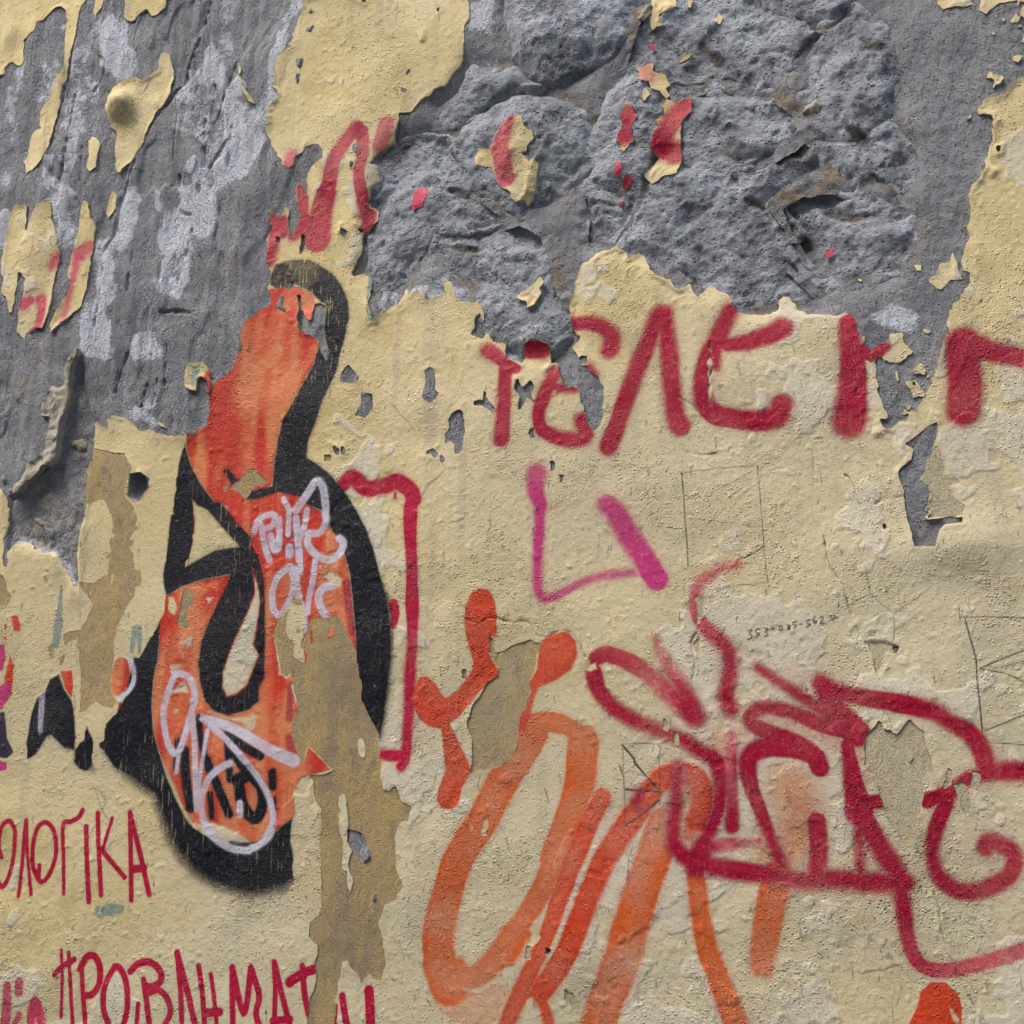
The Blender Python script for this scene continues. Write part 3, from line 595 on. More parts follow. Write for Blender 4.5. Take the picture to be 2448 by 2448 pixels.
# under the broad coat the ground is flatter than where it broke away
deep = blur(smooth(-2, -14, fld), 8)
Bs = Bs*(1-deep)+deep*(blur(relief, 6)*.9)
curl = smooth(-9, 0, phiY)*np.clip(noise(34, None, 14)-.1, 0, 1.6)*2.0*(1-.8*smooth(14, 4, np.abs(th)))
dcc, _ = strokes(CRACKS_C); dcc = dcc+noise(6, None, 15)*.7
HY = Bs+1.5+.5*np.clip(noise(110, None, 152), -1.5, 1.5)+fbm(60, 2, 16)*.4+noise(5, None, 17)*.12+np.clip(noise(3.6, None, 18)-.9, 0, 2)*.5+curl-peel*.55-1.3*smooth(1., -.6, dcc)
scab = smooth(.0, .12, noise(90, None, 121)*.8+noise(26, None, 122)*.5+noise(8, None, 123)*.25-.95+.7*smooth(-400, 0, GX)-.5*smooth(1900, 2300, GZ))*smooth(-1, -5, phiY)
HY += scab*.7
HY += 1.3*smooth(7, 0, dcc)*np.clip(noise(60, None, 19), 0, 1)
HT = Bs+.5+fbm(20, 3, 26)*.25
bl = to_wall(parse("c3 1330,270")[0])[0]; bd = np.hypot((GX-bl[0])/95, (GZ-bl[1])/42)
HY += 8*np.exp(-bd**2*1.5)
Bc = B*(1-deep)+deep*(Bs+.2)
HY = np.maximum(HY, Bc+.7); HT = np.maximum(HT, Bc+.35)
XY, ZY = snap(phiY); XT, ZT = snap(phiT)

cover = np.minimum(phiY, phiT)
vis_base = anyv(cover > -6.5)
white = np.clip((strokes(WHITES, 26.)[0]+noise(26, 50, 44)*7+noise(10, 16, 45)*4)/-26+.60, 0, 1)*(1-leftz*.45*smooth(.2, -.2, lay))
chalk = smooth(2, -3, strokes(CHALK)[0]); crumb = smooth(6, -6, strokes(CRUMBS)[0])
stone_under = anyv(allS > -6)
brown = blur(mas, 3)*.9*smooth(-60, 60, GX+1200)
def under(h):
    h = np.where(phiY < 0, np.minimum(h, HY-.6), h); return np.where(phiT < 0, np.minimum(h, HT-.4), h)
sheet("cement_render", vis_base & stone_under, GX, GZ, under(base), MR, attrs=dict(white=white, brown=brown, chalk=chalk, crumb=np.maximum(crumb, .4*smooth(0, -8, rc)), streak=smooth(200, -400, GX+350)), label="bare grey cement render and brown mortar where the paint has fallen off")
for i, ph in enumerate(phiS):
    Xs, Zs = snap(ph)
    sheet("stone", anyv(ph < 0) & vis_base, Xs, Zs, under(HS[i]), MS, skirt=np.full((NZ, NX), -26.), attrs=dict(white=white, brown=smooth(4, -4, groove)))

pale = smooth(-1, 1, noise(420, None, 33)*.6+noise(160, None, 34)*.5+(GX+500)/600-(GZ-1650)/420)
edge = .3*smooth(-1.2, -.1, phiY)
YA = dict(pale=pale, peel=peel, edge=edge, scab=scab)
def coat(k, name, label=None, kind=None):
    ph = phi[k]; return sheet(name, anyv(ph < 0), XY, ZY, HY, MY, skirt=np.minimum(B-.6, HY-.8), attrs=YA, label=label, kind=kind)
light = smooth(-700, -1000, GX-(GZ-1600)*.1)
for k_, tn in enumerate(TAN):
    ph = np.maximum(phiT, sdp(tn)+ragged*.65-9)
    sheet("old_paint_patch", anyv(ph < 0) & anyv(phiY > -7), XT, ZT, HT+.004*k_, MT, skirt=np.minimum(B-.6, HT-.6), attrs=dict(light=light if k_ in (0, 1, 10, 11, 14) else .15, cream=1. if k_ in (5, 6, 7, 8, 9, 13, 17, 18, 19, 20, 21, 22) else (.25 if k_ == 3 else 0.)), label="older ochre coat bared in a long strip beside the figure" if k_ == 2 else None)
coat('field', "yellow_paint_coat", "broad coat of cracked yellow paint with torn edges")
for k in FLAKES: coat(k, "paint_flake")
coat('specks', "paint_crumbs", kind="stuff")

# lifted edge of pale plaster at the left
pr = sdp(RIDGE)+ragged*.45; Xr, Zr = snap(pr)
rd, _ = strokes([("b0 605,760 565,900 550,1080 500,1300 445,1560 400,1612 290,1702 180,1812", 2)], 22.)
sheet("plaster_chip", anyv(pr < 0), Xr, Zr, B+2+9*smooth(20, 2, rd)+np.abs(fbm(14, 3, 36))*1.8+noise(5, 30, 37)*1.0+noise(4, None, 39)*.5, MC, skirt=B-2, label="long pale chip of lime plaster standing proud with dark gap beside it")
# little plaster lumps in the recess and on the stones
for sp_ in ("h 620,640 680,580 730,560 780,600 770,660 710,690 650,655", "a3 275,840 300,790 380,745 415,790 400,835", "a2 1000,20 1050,30 1060,80 1000,150 950,140", "h 90,1040 140,1040 150,1090 100,1090", "h 10,960 40,910 70,950 50,1000", "h 280,1290 340,1300 420,1360 380,1390 300,1340"):
    ph = sdp(sp_)+ragged*.4; Xc, Zc = snap(ph)
    sheet("plaster_lump", anyv(ph < 0), Xc, Zc, B+1+7*(1-np.exp(ph.clip(-16, 0)/5))+noise(5, None, 38)*.7, MC, skirt=B-2)

# ------------------------------------------------------------------ graffiti
CRIM, PINK, MAG = lin(184, 16, 60), lin(200, 62, 92), lin(200, 58, 122)
ORR, ORA, BLK, WHT, TEAL, PEN = lin(212, 70, 34), lin(216, 98, 40), lin(22, 22, 31), lin(216, 212, 226), lin(112, 150, 150), lin(66, 62, 58)
coat_ok = anyv(phiY < 0) & (HY[:-1, :-1] > -900)
inY = phiY < .0
lvl = [0]
var_soft = 1+.5*np.clip(noise(75, None, 161)+.6*noise(30, None, 162), -1.1, 1.3); wob = noise(34, None, 163)*.7+noise(13, None, 164)*.35
patchy = np.clip(.45+.6*noise(60, 90, 165), .12, 1.3)
def mixc(A, pale_, dark_): 
    t_ = smooth(.72, .99, A)[..., None]; return (np.array(pale_)*(1-t_)+np.array(dark_)*t_).astype(np.float32)
def paint(name, D, A, color, level, parent, softness=1.4, wear=.12, keep=None, reach=2.0, label=None, over_peel=False, kind=None):
    D = D.copy()
    if not over_peel: A = A*(1-peel)
    if name == "pencil_line": A = A*.85
    lvl[0] += 1
    if np.isscalar(softness) and softness > 2.4: softness = softness*var_soft; D = D+wob; A = A*(1-.07*np.clip(noise(28, None, 166), 0, 1.5))
    if wear > .15: wear = wear*patchy
    m = D < softness*reach
    if keep is not None: m &= keep
    cells = anyv(m) & coat_ok & anyv(A > .03)
    return sheet(name, cells, XY, ZY, HY+.006+.010*level+.0003*(lvl[0] % 30), MP, parent=parent, attrs=dict(rim=D, softness=softness, cover=A, wear=wear), cols=color, label=label, kind=kind)
def letters(parent, items, name, level, color, softness=1.4, wear=.12, over_peel=False):
    if name == "pencil_line": items = [(it[0], [st]) for it in items for st in it[1]]
    for it in items:
        lab, sts = it[0], it[1]; D, A = strokes(sts)
        cl = it[2] if len(it) > 2 else color
        if softness > 3.9: D = D-.9
        if cl is CRIM and softness > 3.9: A = A*(.95+.04*n1); cl = mixc(A, lin(204, 28, 76), lin(166, 8, 50))
        paint(name, D, A, cl, level, parent, softness, wear, label=lab, over_peel=over_peel)
def filled(polys, band=14.):
    D = np.full((NZ, NX), band, np.float32)
    for s in polys: D = np.minimum(D, sdp(s, band))
    return D

# the tall orange and black figure on the left
fig = group_empty("graffiti_figure", "tall orange graffiti figure with thick black outline and pale scrawled tags")
O1 = "b1 140,290 320,260 450,310 490,400 470,560 480,640 515,700 480,830 400,980 310,1150 240,1270 200,1420 170,1600 160,1745 0,1830 b0 1760,1932 1600,1870 1490,1720 1430,1600 1400,1500 1400,1400 1400,1300 1500,1000 1700,600 1900,400"
O2 = "b1 0,1850 200,1790 350,1820 430,1890 c1 520,0 600,140 690,300 740,480 760,700 790,1000 800,1250 300,1300 360,1500 310,1640 345,1760 400,1890 430,1760 560,1880 600,1932 d1 610,40 430,80 390,100 320,200 340,360 310,410 250,450 150,540 0,600 d0 1800,600 1600,550 1450,450 1330,250 1250,60 c0 1190,1800 1150,1650 1135,1450 1150,1260 1180,1130 1190,1000 1190,830 1230,760 1230,640 1300,610 1350,570 1500,520 1720,480 1800,300 1650,0"
O3 = ["c0 450,1190 540,1190 552,1300 540,1400 490,1330", "c0 900,1090 960,1110 975,1200 965,1330 900,1390 830,1370 830,1250 860,1120", "c0 890,1430 920,1430 910,1500 880,1500", "c0 1440,60 1480,0 1450,200 1400,390 1390,380"]
hil = ["c0 1340,990 1440,930 1430,1010", "c0 1270,1150 1360,1150 1280,1220", "c0 1280,1360 1380,1270 1410,1360", "c0 1300,1480 1350,1480 1310,1520", "g 270,1105 420,1150 590,1135 540,1230 500,1180 400,1160", "d0 1210,-10 1250,40 1330,210 1400,430 1330,300 1250,110", "d0 1440,440 1600,430 1760,500 1900,590 1700,590 1550,540", "c1 0,1510 50,1530 20,1640 0,1640", "c0 1540,650 1590,650 1560,700"]
B1 = "b0 1440,1860 1480,1900 c0 1550,0 1640,110 1790,270 1600,300 1400,410 1440,230 1450,60"
B2 = "c0 1890,440 1900,620 1840,780 1760,940 1700,1080 1660,1200 1660,1320 1690,1390 1760,1370 1840,1300 1880,1200 1932,1080 c1 20,1000 60,800 75,680 60,560 20,450 0,420"
Of = np.maximum(filled([O1, O2]+O3), -(filled([B1, B2])+1.5)); Af = smooth(2, -1, Of)*.97
Af = Af*(1-.9*smooth(2.5, -2.5, filled(hil)))
# red and orange drifts in the fill
mixn = np.clip(.5+.55*noise(30, 90, 101)+.3*noise(12, 40, 102), 0, 1)
low = smooth(1150, 950, GZ); 
ca, cb, cc = (np.array(lin(*v)) for v in ((204, 58, 40), (228, 136, 86), (210, 110, 52)))
mixn = np.clip(mixn+.55*smooth(5, -3, strokes([("b1 480,720 400,900 300,1080 210,1230", 20), ("b1 200,760 60,900 -40,1020", 45), ("b1 250,420 330,380", 40), ("c1 250,1400 230,1600", 50), ("c1 620,420 560,520", 50), ("c1 600,180 640,330", 40), ("c0 1420,620 1600,560", 30)])[0])+.3*noise(7, 50, 141), 0, 1)
colf = ca*(1-mixn[..., None]*.85)+cb*mixn[..., None]*.85
colf = colf*(1-low[..., None]*.75)+cc*low[..., None]*.75
dcol, _ = strokes([("c1 300,1300 290,1550", 28), ("c1 320,30 350,150 300,300", 45), ("c1 720,550 760,900", 40), ("c1 290,1700 320,1850", 35)])
colf = colf+(np.array(lin(176, 36, 52))-colf)*smooth(3, -3, dcol)[..., None]
Af = np.where((mixn > .8), Af*.9, Af)
paint("orange_fill", Of, Af, colf.astype(np.float32), 1, fig, 1.0, .18)
K1 = "b1 150,200 190,100 300,70 440,65 520,110 620,180 680,260 730,380 740,500 710,650 670,770 650,880 600,1000 540,1120 490,1280 430,1430 420,1540 500,1590 600,1670 700,1790 790,1932 c1 860,130 920,300 970,500 1030,650 1060,900 1065,1050 1040,1300 1000,1550 960,1720 935,1640 870,1560 815,1410 805,1260 785,1130 785,1000 760,700 740,480 690,300 600,140 520,0 b1 430,1900 350,1830 200,1800 60,1850 -60,1860 b0 1840,1840 1690,1650 1720,1640 1790,1720 1860,1790 b1 0,1790 160,1750 170,1600 200,1420 240,1270 310,1150 400,980 480,830 515,700 560,790 590,760 550,640 570,420 520,380 450,310 330,250 200,290 150,260"
K2 = "b0 1390,1440 1360,1500 1320,1700 1290,1932 c0 1270,60 1250,250 1215,480 1228,640 1290,615 1350,570 1500,520 1720,480 1690,560 1600,740 1540,880 1500,1000 1480,1150 1490,1280 1530,1420 1600,1500 1700,1530 1850,1490 1932,1420 c1 60,1330 100,1250 105,1000 110,700 100,500 60,350 0,250 c0 1900,230 1780,100 1650,-60 b0 1600,1870 1490,1720 1430,1600 1400,1500"
K3 = "c0 1200,830 1190,1000 1180,1130 1150,1260 1135,1450 1150,1650 1190,1800 1230,1932 d0 1250,100 1320,260 1400,420 1450,470 1600,560 1700,590 1932,580 d1 0,590 150,530 250,440 312,395 295,560 320,700 320,850 270,930 100,970 -30,985 d0 1800,975 1600,915 1450,825 1335,710 1240,540 1180,370 1140,230 1060,190 950,100 840,10 c0 770,1780 740,1760 800,1590 880,1500 930,1410 1000,1100 1050,1090 1120,960"
K4 = "c0 440,1220 480,1330 540,1420 560,1500 570,1700 560,1790 480,1770 380,1670 350,1690 270,1820 195,1865 205,1700 240,1500 270,1410 340,1330 380,1260"
K5 = "c0 560,1780 650,1600 680,1650 710,1720 690,1850 690,1932 d0 680,30 640,50 590,30 550,-20 c0 560,1840"
Dk = np.maximum(filled([K1, K2, K3, K4, K5]), -filled([B1, B2]))
Dk = np.maximum(Dk, -filled(["g 410,210 340,330 300,420 430,210"])) if False else Dk
inner = [("g 210,1150 220,1260 250,1380", 26), ("g 120,1370 130,1550 160,1740", 36), ("g 250,1400 330,1580 410,1780", 32), ("g 400,1260 420,1550", 28), ("g 290,1650 300,1800", 22), ("g 400,1260 500,1330 620,1400", 32),
 ("g 450,1380 540,1500 630,1620 620,1760 570,1810 500,1720 480,1600", 40), ("g 700,1510 700,1600", 30), ("g 470,1560 540,1520", 45), ("g 712,1680 712,1750", 14), ("g 75,1300 60,1480", 20), ("d0 1930,582 1800,590 1720,578", 10), ("b0 1690,1640 1740,1720", 22)]
Di, Ai = strokes(inner); Dk = np.minimum(Dk, Di)
Ak = smooth(13, 2, Dk)
fade = filled(["b1 120,40 560,60 560,150 420,300 130,320"]); Ak = Ak*(1-.28*smooth(3, -6, fade)*(.6+.4*np.clip(noise(14, None, 111), -1, 1)))
paint("black_outline", Dk, Ak*(.985+.02*np.clip(noise(20, 60, 142), -1, .6)), BLK, 2, fig, 2.2+10*smooth(12, -4, filled(["d0 700,40 1050,230 1130,420 1240,640 1420,860 1800,1010 1960,1010 1960,900 1600,830 1420,700 1300,500 1200,260 1000,100", "d1 -40,900 270,860 270,1000 -40,1040"], 20.))+3.5*smooth(8, -8, filled(["c1 1000,500 1090,900 1080,1500 960,1800 950,1600 1020,1100 960,700"], 16.)), .4, label="thick black sprayed outline with fine vertical scratches")
tagA = [("c1 30,160 60,80 120,40 180,40 170,110 110,140", 26), ("c1 80,110 110,280 140,370", 25), ("c1 150,190 170,280 200,290 215,220 215,70", 28), ("c1 290,280 290,330", 34), ("b1 250,1850 290,1932 c1 290,10 280,180", 23), ("c1 340,60 350,200 360,370", 28), ("c1 420,0 400,120 350,250", 25),
 ("b1 340,1932 420,1820 490,1720 540,1760 560,1900 c1 560,20 560,100 510,170 430,170", 33, 28), ("c1 430,180 430,260 500,340 600,370 670,310 690,240 660,210", 30), ("c1 290,420 200,500 160,640 180,760 230,770 290,660 320,540 300,430", 27), ("c1 330,440 350,620 390,770 400,890", 30, 26), ("c1 370,300 370,460", 22), ("c1 480,380 460,520 430,650 420,760", 25), ("c1 620,560 540,580 500,640 520,720 560,790", 32)]
tagB = [("g 60,860 20,950 -20,1100 0,1280 50,1380 100,1330 160,1120 185,1000 150,890 80,850", 24), ("g 185,980 150,1150 90,1350 65,1510", 20, 15), ("g 170,1130 190,1400 200,1750", 22), ("g 270,1230 240,1420 210,1650", 16), ("g 240,1150 400,1300 560,1480 660,1640 700,1780 690,1860 g 650,1930", 22), ("g 240,1150 420,1210 600,1310 700,1370 840,1430", 28, 44), ("d1 165,430 140,530 60,600 0,625 d0 1850,640 1720,620 1600,540 1520,400 1510,250 1560,110 1640,30 1720,-10", 28), ("d0 1790,290 1790,370", 28), ("c0 970,1110 1000,1180 1000,1280 960,1350 900,1395", 20), ("c0 320,1340 310,1500 305,1640", 26, 22, .7), ("g 1010,150 1011,160", 8)]
for lab, tg in (("pale scrawled tag on the orange chest", tagA), ("pale looping tag on the orange foot", tagB)):
    for st in tg:
        D, A = strokes([st]); A = A*(.80+.14*np.clip(noise(12, None, 55), -1, 1))
        paint("tag_stroke", D+.5, A, WHT, 3, fig, 1.2, .2, label=lab)
# fragments at the left rim
rim = group_empty("graffiti_fragment", "magenta, orange and violet graffiti scraps at the left rim")
for nm, col, ps in (("magenta_scrap", MAG, ["c0 -200,990 40,1000 50,1100 20,1200 -200,1260", "c0 50,1280 90,1300 70,1400 0,1500 -200,1560 -200,1450", "c0 -200,1800 60,1880 60,1932 -200,1990"]), ("orange_scrap", ORR, ["c0 80,1080 110,1150 90,1380 20,1420 40,1250", "c0 90,790 130,780 160,850 155,910 110,900", "c0 40,850 60,850 60,890 45,900", "c0 35,940 60,940 50,990"]), ("violet_scrap", lin(52, 44, 66), ["c0 -200,1540 40,1500 60,1700 110,1800 60,1850 -200,1810"])):
    for p_ in ps:
        D = filled([p_]); paint(nm, D, smooth(2, -1, D), col, 1 if nm != "violet_scrap" else 2, rim, 1.6, .2, over_peel=True)
for nm, ps in (("teal_smear", ["c0 450,560 470,560 462,760 465,900 440,1030 390,1030 400,870 425,750"]), ("teal_smear", ["b0 1440,870 1500,870 1490,960 1460,1040 1435,1000"]), ("teal_smear", ["d0 710,1060 830,1030 930,1050 920,1100 820,1130 715,1130"]), ("teal_smear", ["b1 870,160 910,180 890,300 870,400 920,500 930,530 880,530 870,450 860,350", "b0 1430,1350 1480,1340 1450,1390 1420,1400"]), ("teal_smear", ["c0 990,860 1060,850 1070,960 1050,1070 1030,1080 1030,950 1000,1070 970,1060"])):
  for p_ in ps:
    D = filled([p_]); paint(nm, D, smooth(2, -1, D)*.62, TEAL, 2, rim, 1.2, .45, over_peel=True)

# crimson word across the middle
word = group_empty("graffiti_word", "large crimson sprayed Greek letters broken by fallen paint")
letters(word, [
 ("crimson letter Tau", [("b1 1760,740 1830,780 1890,830 b2 40,880", 55, 40), ("b1 1900,880 1890,1100 1880,1300 1870,1400", 50, 58)]),
 ("crimson letter Epsilon half fallen away", [("b2 340,900 270,1040 215,1200 230,1320 320,1380 450,1410 555,1390 540,1270", 48, 58), ("b2 320,1020 480,1030", 28), ("b2 150,740 250,740", 62), ("b2 470,545 600,545 700,580 760,650 740,740", 50, 62), ("b2 580,870 630,930", 30)]),
 ("crimson letter Lambda", [("b2 735,1460 800,1300 880,1060 960,850 1040,650 1110,480 1150,470", 66, 60), ("b2 1150,470 1170,650 1190,850 1210,1050 1235,1250 1270,1310", 52, 80)]),
 ("crimson letter Epsilon", [("b2 1640,440 1560,620 1480,800 1430,1000 1440,1120 1520,1220 1700,1260 1880,1275 b3 40,1250 110,1230 130,1160", 62, 80), ("b2 1620,705 1750,690 1890,640 b3 60,620 130,580", 50, 82), ("b2 1540,680 1535,880", 28)]),
 ("crimson letter Iota", [("b3 625,540 640,700 660,900 645,1100 625,1270", 62, 122), ("b3 740,740 800,780 890,710", 50, 40)]),
 ("crimson letter Gamma", [("b3 1480,690 1480,850 1490,1000 1470,1190", 118, 120), ("b3 1480,690 1600,730", 95), ("b3 1600,740 1750,770 1900,800 2050,850", 78, 70, (1., .8))])],
 "letter", 2, CRIM, 4.6, .1)
top = group_empty("graffiti_word", "crimson zigzag on the high yellow patch and scattered flakes")
letters(top, [
 ("crimson zigzag letter on the high patch", [("a1 790,950 700,1070 620,1210 590,1350 560,1450", 48, 52, .85), ("a1 560,1450 520,1600 500,1780", 70, 95), ("a1 830,980 840,1150 810,1300 830,1450 850,1600", 42, 42, .9), ("a1 380,1400 390,1550 370,1680 320,1750", 40, 45), ("a1 180,1620 180,1750 150,1932 b1 145,90", 45, 38), ("a1 400,1650 450,1780", 60), ("a1 240,1640 240,1740", 35, 35, .8)]),
 ("pink dab at the patch edge", [("a1 1010,930 980,1030 960,1090", 55, 50, .7)], PINK), ("red dab on a torn corner", [("a1 310,1170 290,1240", 42, 42, .8)], PINK),
 ("red corner below the zigzag", [("a1 880,1590 860,1690", 50, 50)]),
 ("pink half of a clinging flake", [("a1 1920,900 1870,1080 1880,1200 1900,1330", 62, 62, .8)], PINK),
 ("red flake", [("a1 1250,1430 1240,1520", 80)], PINK), ("red flake", [("a2 880,870 890,930 850,1030", 70)]), ("red flake", [("a2 1320,780 1230,870 1150,990 1110,1080 1220,1130", 75, 85)]),
 ("red flake", [("a2 870,1350 860,1370", 70)]), ("pink flake", [("a2 1000,520 1010,580", 60, 60, .5)], PINK), ("red flake", [("a2 1060,345", 60)], PINK), ("red flake", [("a2 810,1270", 70)], PINK), ("red flake", [("a2 820,1500", 60)], PINK), ("red flake", [("a3 485,1870", 70)], PINK),
 ("pink strokes on the left flakes", [("b0 440,60 400,110", 45, 35, .8), ("b0 185,395 230,370", 38, 20, .95), ("b0 310,360 320,430 290,560 245,610", 35, 22, .85), ("b0 580,80 570,170 520,340 475,530", 28, 20, .8), ("a0 590,1890 690,1830", 30, 20, .6), ("b0 700,0 640,40", 40, 40, .4)], PINK)],
 "paint_stroke", 1, CRIM, 4.0, .1)
# bracket
br = group_empty("graffiti_sign", "angular crimson bracket painted behind the figure")
letters(br, [(None, [("b1 690,1740 760,1690 860,1770 1000,1750 1090,1720 1190,1780 1215,1850", 62, 60), ("b1 1215,1840 c1 1190,0 1190,200 1200,400 1200,600 1205,800 1205,1000 1190,1200 1185,1400 1170,1600 1160,1760 1140,1870", 52, 45), ("c1 980,1820 1050,1830 1140,1830", 46, 50), ("b1 955,1800 955,1830", 9), ("b1 1075,1800 1075,1840", 11)]), (None, [("c1 1060,700 1075,780 1060,860", 35, 35)]), (None, [("d1 1120,10", 46)])], "paint_stroke", 1, CRIM, 2.6, .1)
# magenta strokes
mg = group_empty("graffiti_sign", "magenta angle and thick magenta slash in mid wall")
letters(mg, [("magenta angle with dripping foot", [("b2 200,1660 190,1780 230,1900", 75, 45, (.75, 1.)), ("b2 225,1890 c2 215,200 205,400 205,560 240,650 300,655 430,590 600,510 750,480 920,465", 34, 26, (1., .75))]), ("thick magenta slash", [("b2 720,1890 c2 780,10 880,180 980,330 1060,460 1090,510", 70, 86, (.85, 1.))])], "paint_stroke", 1, MAG, 4.6, .08)

# orange running figure and long loops
orr = group_empty("graffiti_scribble", "long translucent orange sprayed loops with a running figure")
RUN = ["c1 1260,1240 1310,1235 1370,1280 1430,1380 1460,1400 1540,1340 1600,1270 1650,1190 1660,1130 1640,1060 1610,960 1595,850 1600,720 1640,620 1710,580 1780,600 1820,680 1835,800 1830,930 1790,940 1770,1040 1790,1100 1840,1180 1840,1230 1760,1290 1700,1360 1620,1450 1560,1530 1480,1590 1510,1640 1560,1750 1610,1850 1650,1932 d1 1640,60 1570,180 1550,290 1500,330 1420,325 1385,260 1400,170 1450,60 c1 1445,1850 1430,1700 1415,1630 1330,1610 1260,1560 1225,1500 1205,1400 1230,1290",
 "c2 215,1000 290,920 430,900 490,980 500,1080 450,1190 350,1260 210,1320 180,1400 150,1520 120,1640 60,1640 70,1540 105,1480 140,1290 200,1180"]
D = filled(RUN); A = smooth(6, 1, D)*(.9+.07*n1)
paint("running_figure", D, A, ORR, 2, orr, 1.5, .1, label="solid orange running figure with three rounded ends")
loop1 = [("c2 100,1590 300,1580 450,1620 540,1720 540,1900 d2 520,150 470,330 400,500 330,700 250,900 150,1080 20,1250 d1 1850,1420 1700,1560 1600,1580 1540,1520", 65, 90), ("c2 540,1720 530,1900 d2 520,120 460,330 400,500 330,700", 118, 105), ("c2 170,1680 60,1850 d1 1900,80 1800,260 1720,430 1620,580 1540,720 1480,900 1430,1100 1400,1300 1420,1450 1480,1620", 110, 125)]
D, A = strokes(loop1); D2, A2 = strokes([("d1 1400,1500 1500,1750 1700,1830 1850,1750", 130, 110, .4), ("d2 0,1400 100,1300", 90, 90, .5)])
rimd = np.exp(np.minimum(D, 0)/5.)
paint("orange_loop", np.minimum(D, D2), np.maximum(A*(.78+.18*rimd+.08*n1), A2*.8), ORA, 1, orr, 2.8, .08)
D, A = strokes([("d2 680,250 600,410 520,610 440,800 370,1000 300,1200 220,1400 150,1550 80,1700 10,1850 -40,1990", 72, 60), ("d2 1390,420 1430,280 1400,130 1280,70 1130,110 1000,270 830,510 700,720 620,900 540,1100 480,1250 420,1400 330,1550 240,1680", 95, 85), ("d2 20,1850 100,1720 180,1690 250,1780 300,1960", 35, 45)])
rimd = np.exp(np.minimum(D, 0)/4.5)
paint("orange_loop", D, A*(.82+.15*rimd+.06*n1), ORR, 1.6, orr, 2.6, .08)
D, A = strokes([("d2 1150,450 1090,620 1020,820 960,1000 900,1200 850,1400 780,1600 700,1800 650,1990", 130, 140)])
rimd = np.exp(np.minimum(D, 0)/5)
paint("orange_stripe", D, A*(.76+.18*rimd+.10*n1), ORA, 1.3, orr, 2.8, .1)
D, A = strokes([("d2 1380,760 1400,1000 1430,1200 1480,1400 1560,1600 1640,1800 1700,1990", 62, 100), ("d3 100,830 60,1000 20,1200 -15,1400 -25,1500", 118, 100, (1., .75)), ("d2 1340,120 1400,300 1330,520", 95, 50, .8)])
rimd = np.exp(np.minimum(D, 0)/6)
paint("orange_stripe", D, A*(.82+.16*rimd+.05*n1), ORA, 1.3, orr, 2.6, .1)
Ah = np.zeros((NZ, NX), np.float32); Dh = np.full((NZ, NX), 20., np.float32)
for st, r_, de in (("e 950,1060 1000,1250 930,1420 870,1500", 170, .62), ("e 700,600 1000,640 1250,760 1390,830", 80, .5), ("e 480,760 520,860", 80, .6), ("e 900,350 1000,360", 80, .3), ("e 1430,980", 70, .5), ("e 620,680", 80, .45), ("e 760,1400 760,1560", 60, .6)):
    d_ = strokes([(st, r_)], 30.)[0]; Ah = np.maximum(Ah, de*smooth(20, -26, d_)); Dh = np.minimum(Dh, d_-12)
paint("orange_haze", Dh, Ah, lin(208, 118, 66), .6, orr, 6.0, .0, reach=1.5)
D = filled(["d3 1160,1690 1240,1615 1350,1620 1440,1700 1470,1800 1460,2100 1060,2100 1060,1950 1130,1810"])
paint("orange_dome", np.maximum(D, -filled(["d3 1370,1790 1450,1900 1440,1932 1400,1900"])), smooth(2, -1, D), ORR, 1.2, orr, 1.4, .08, over_peel=True)
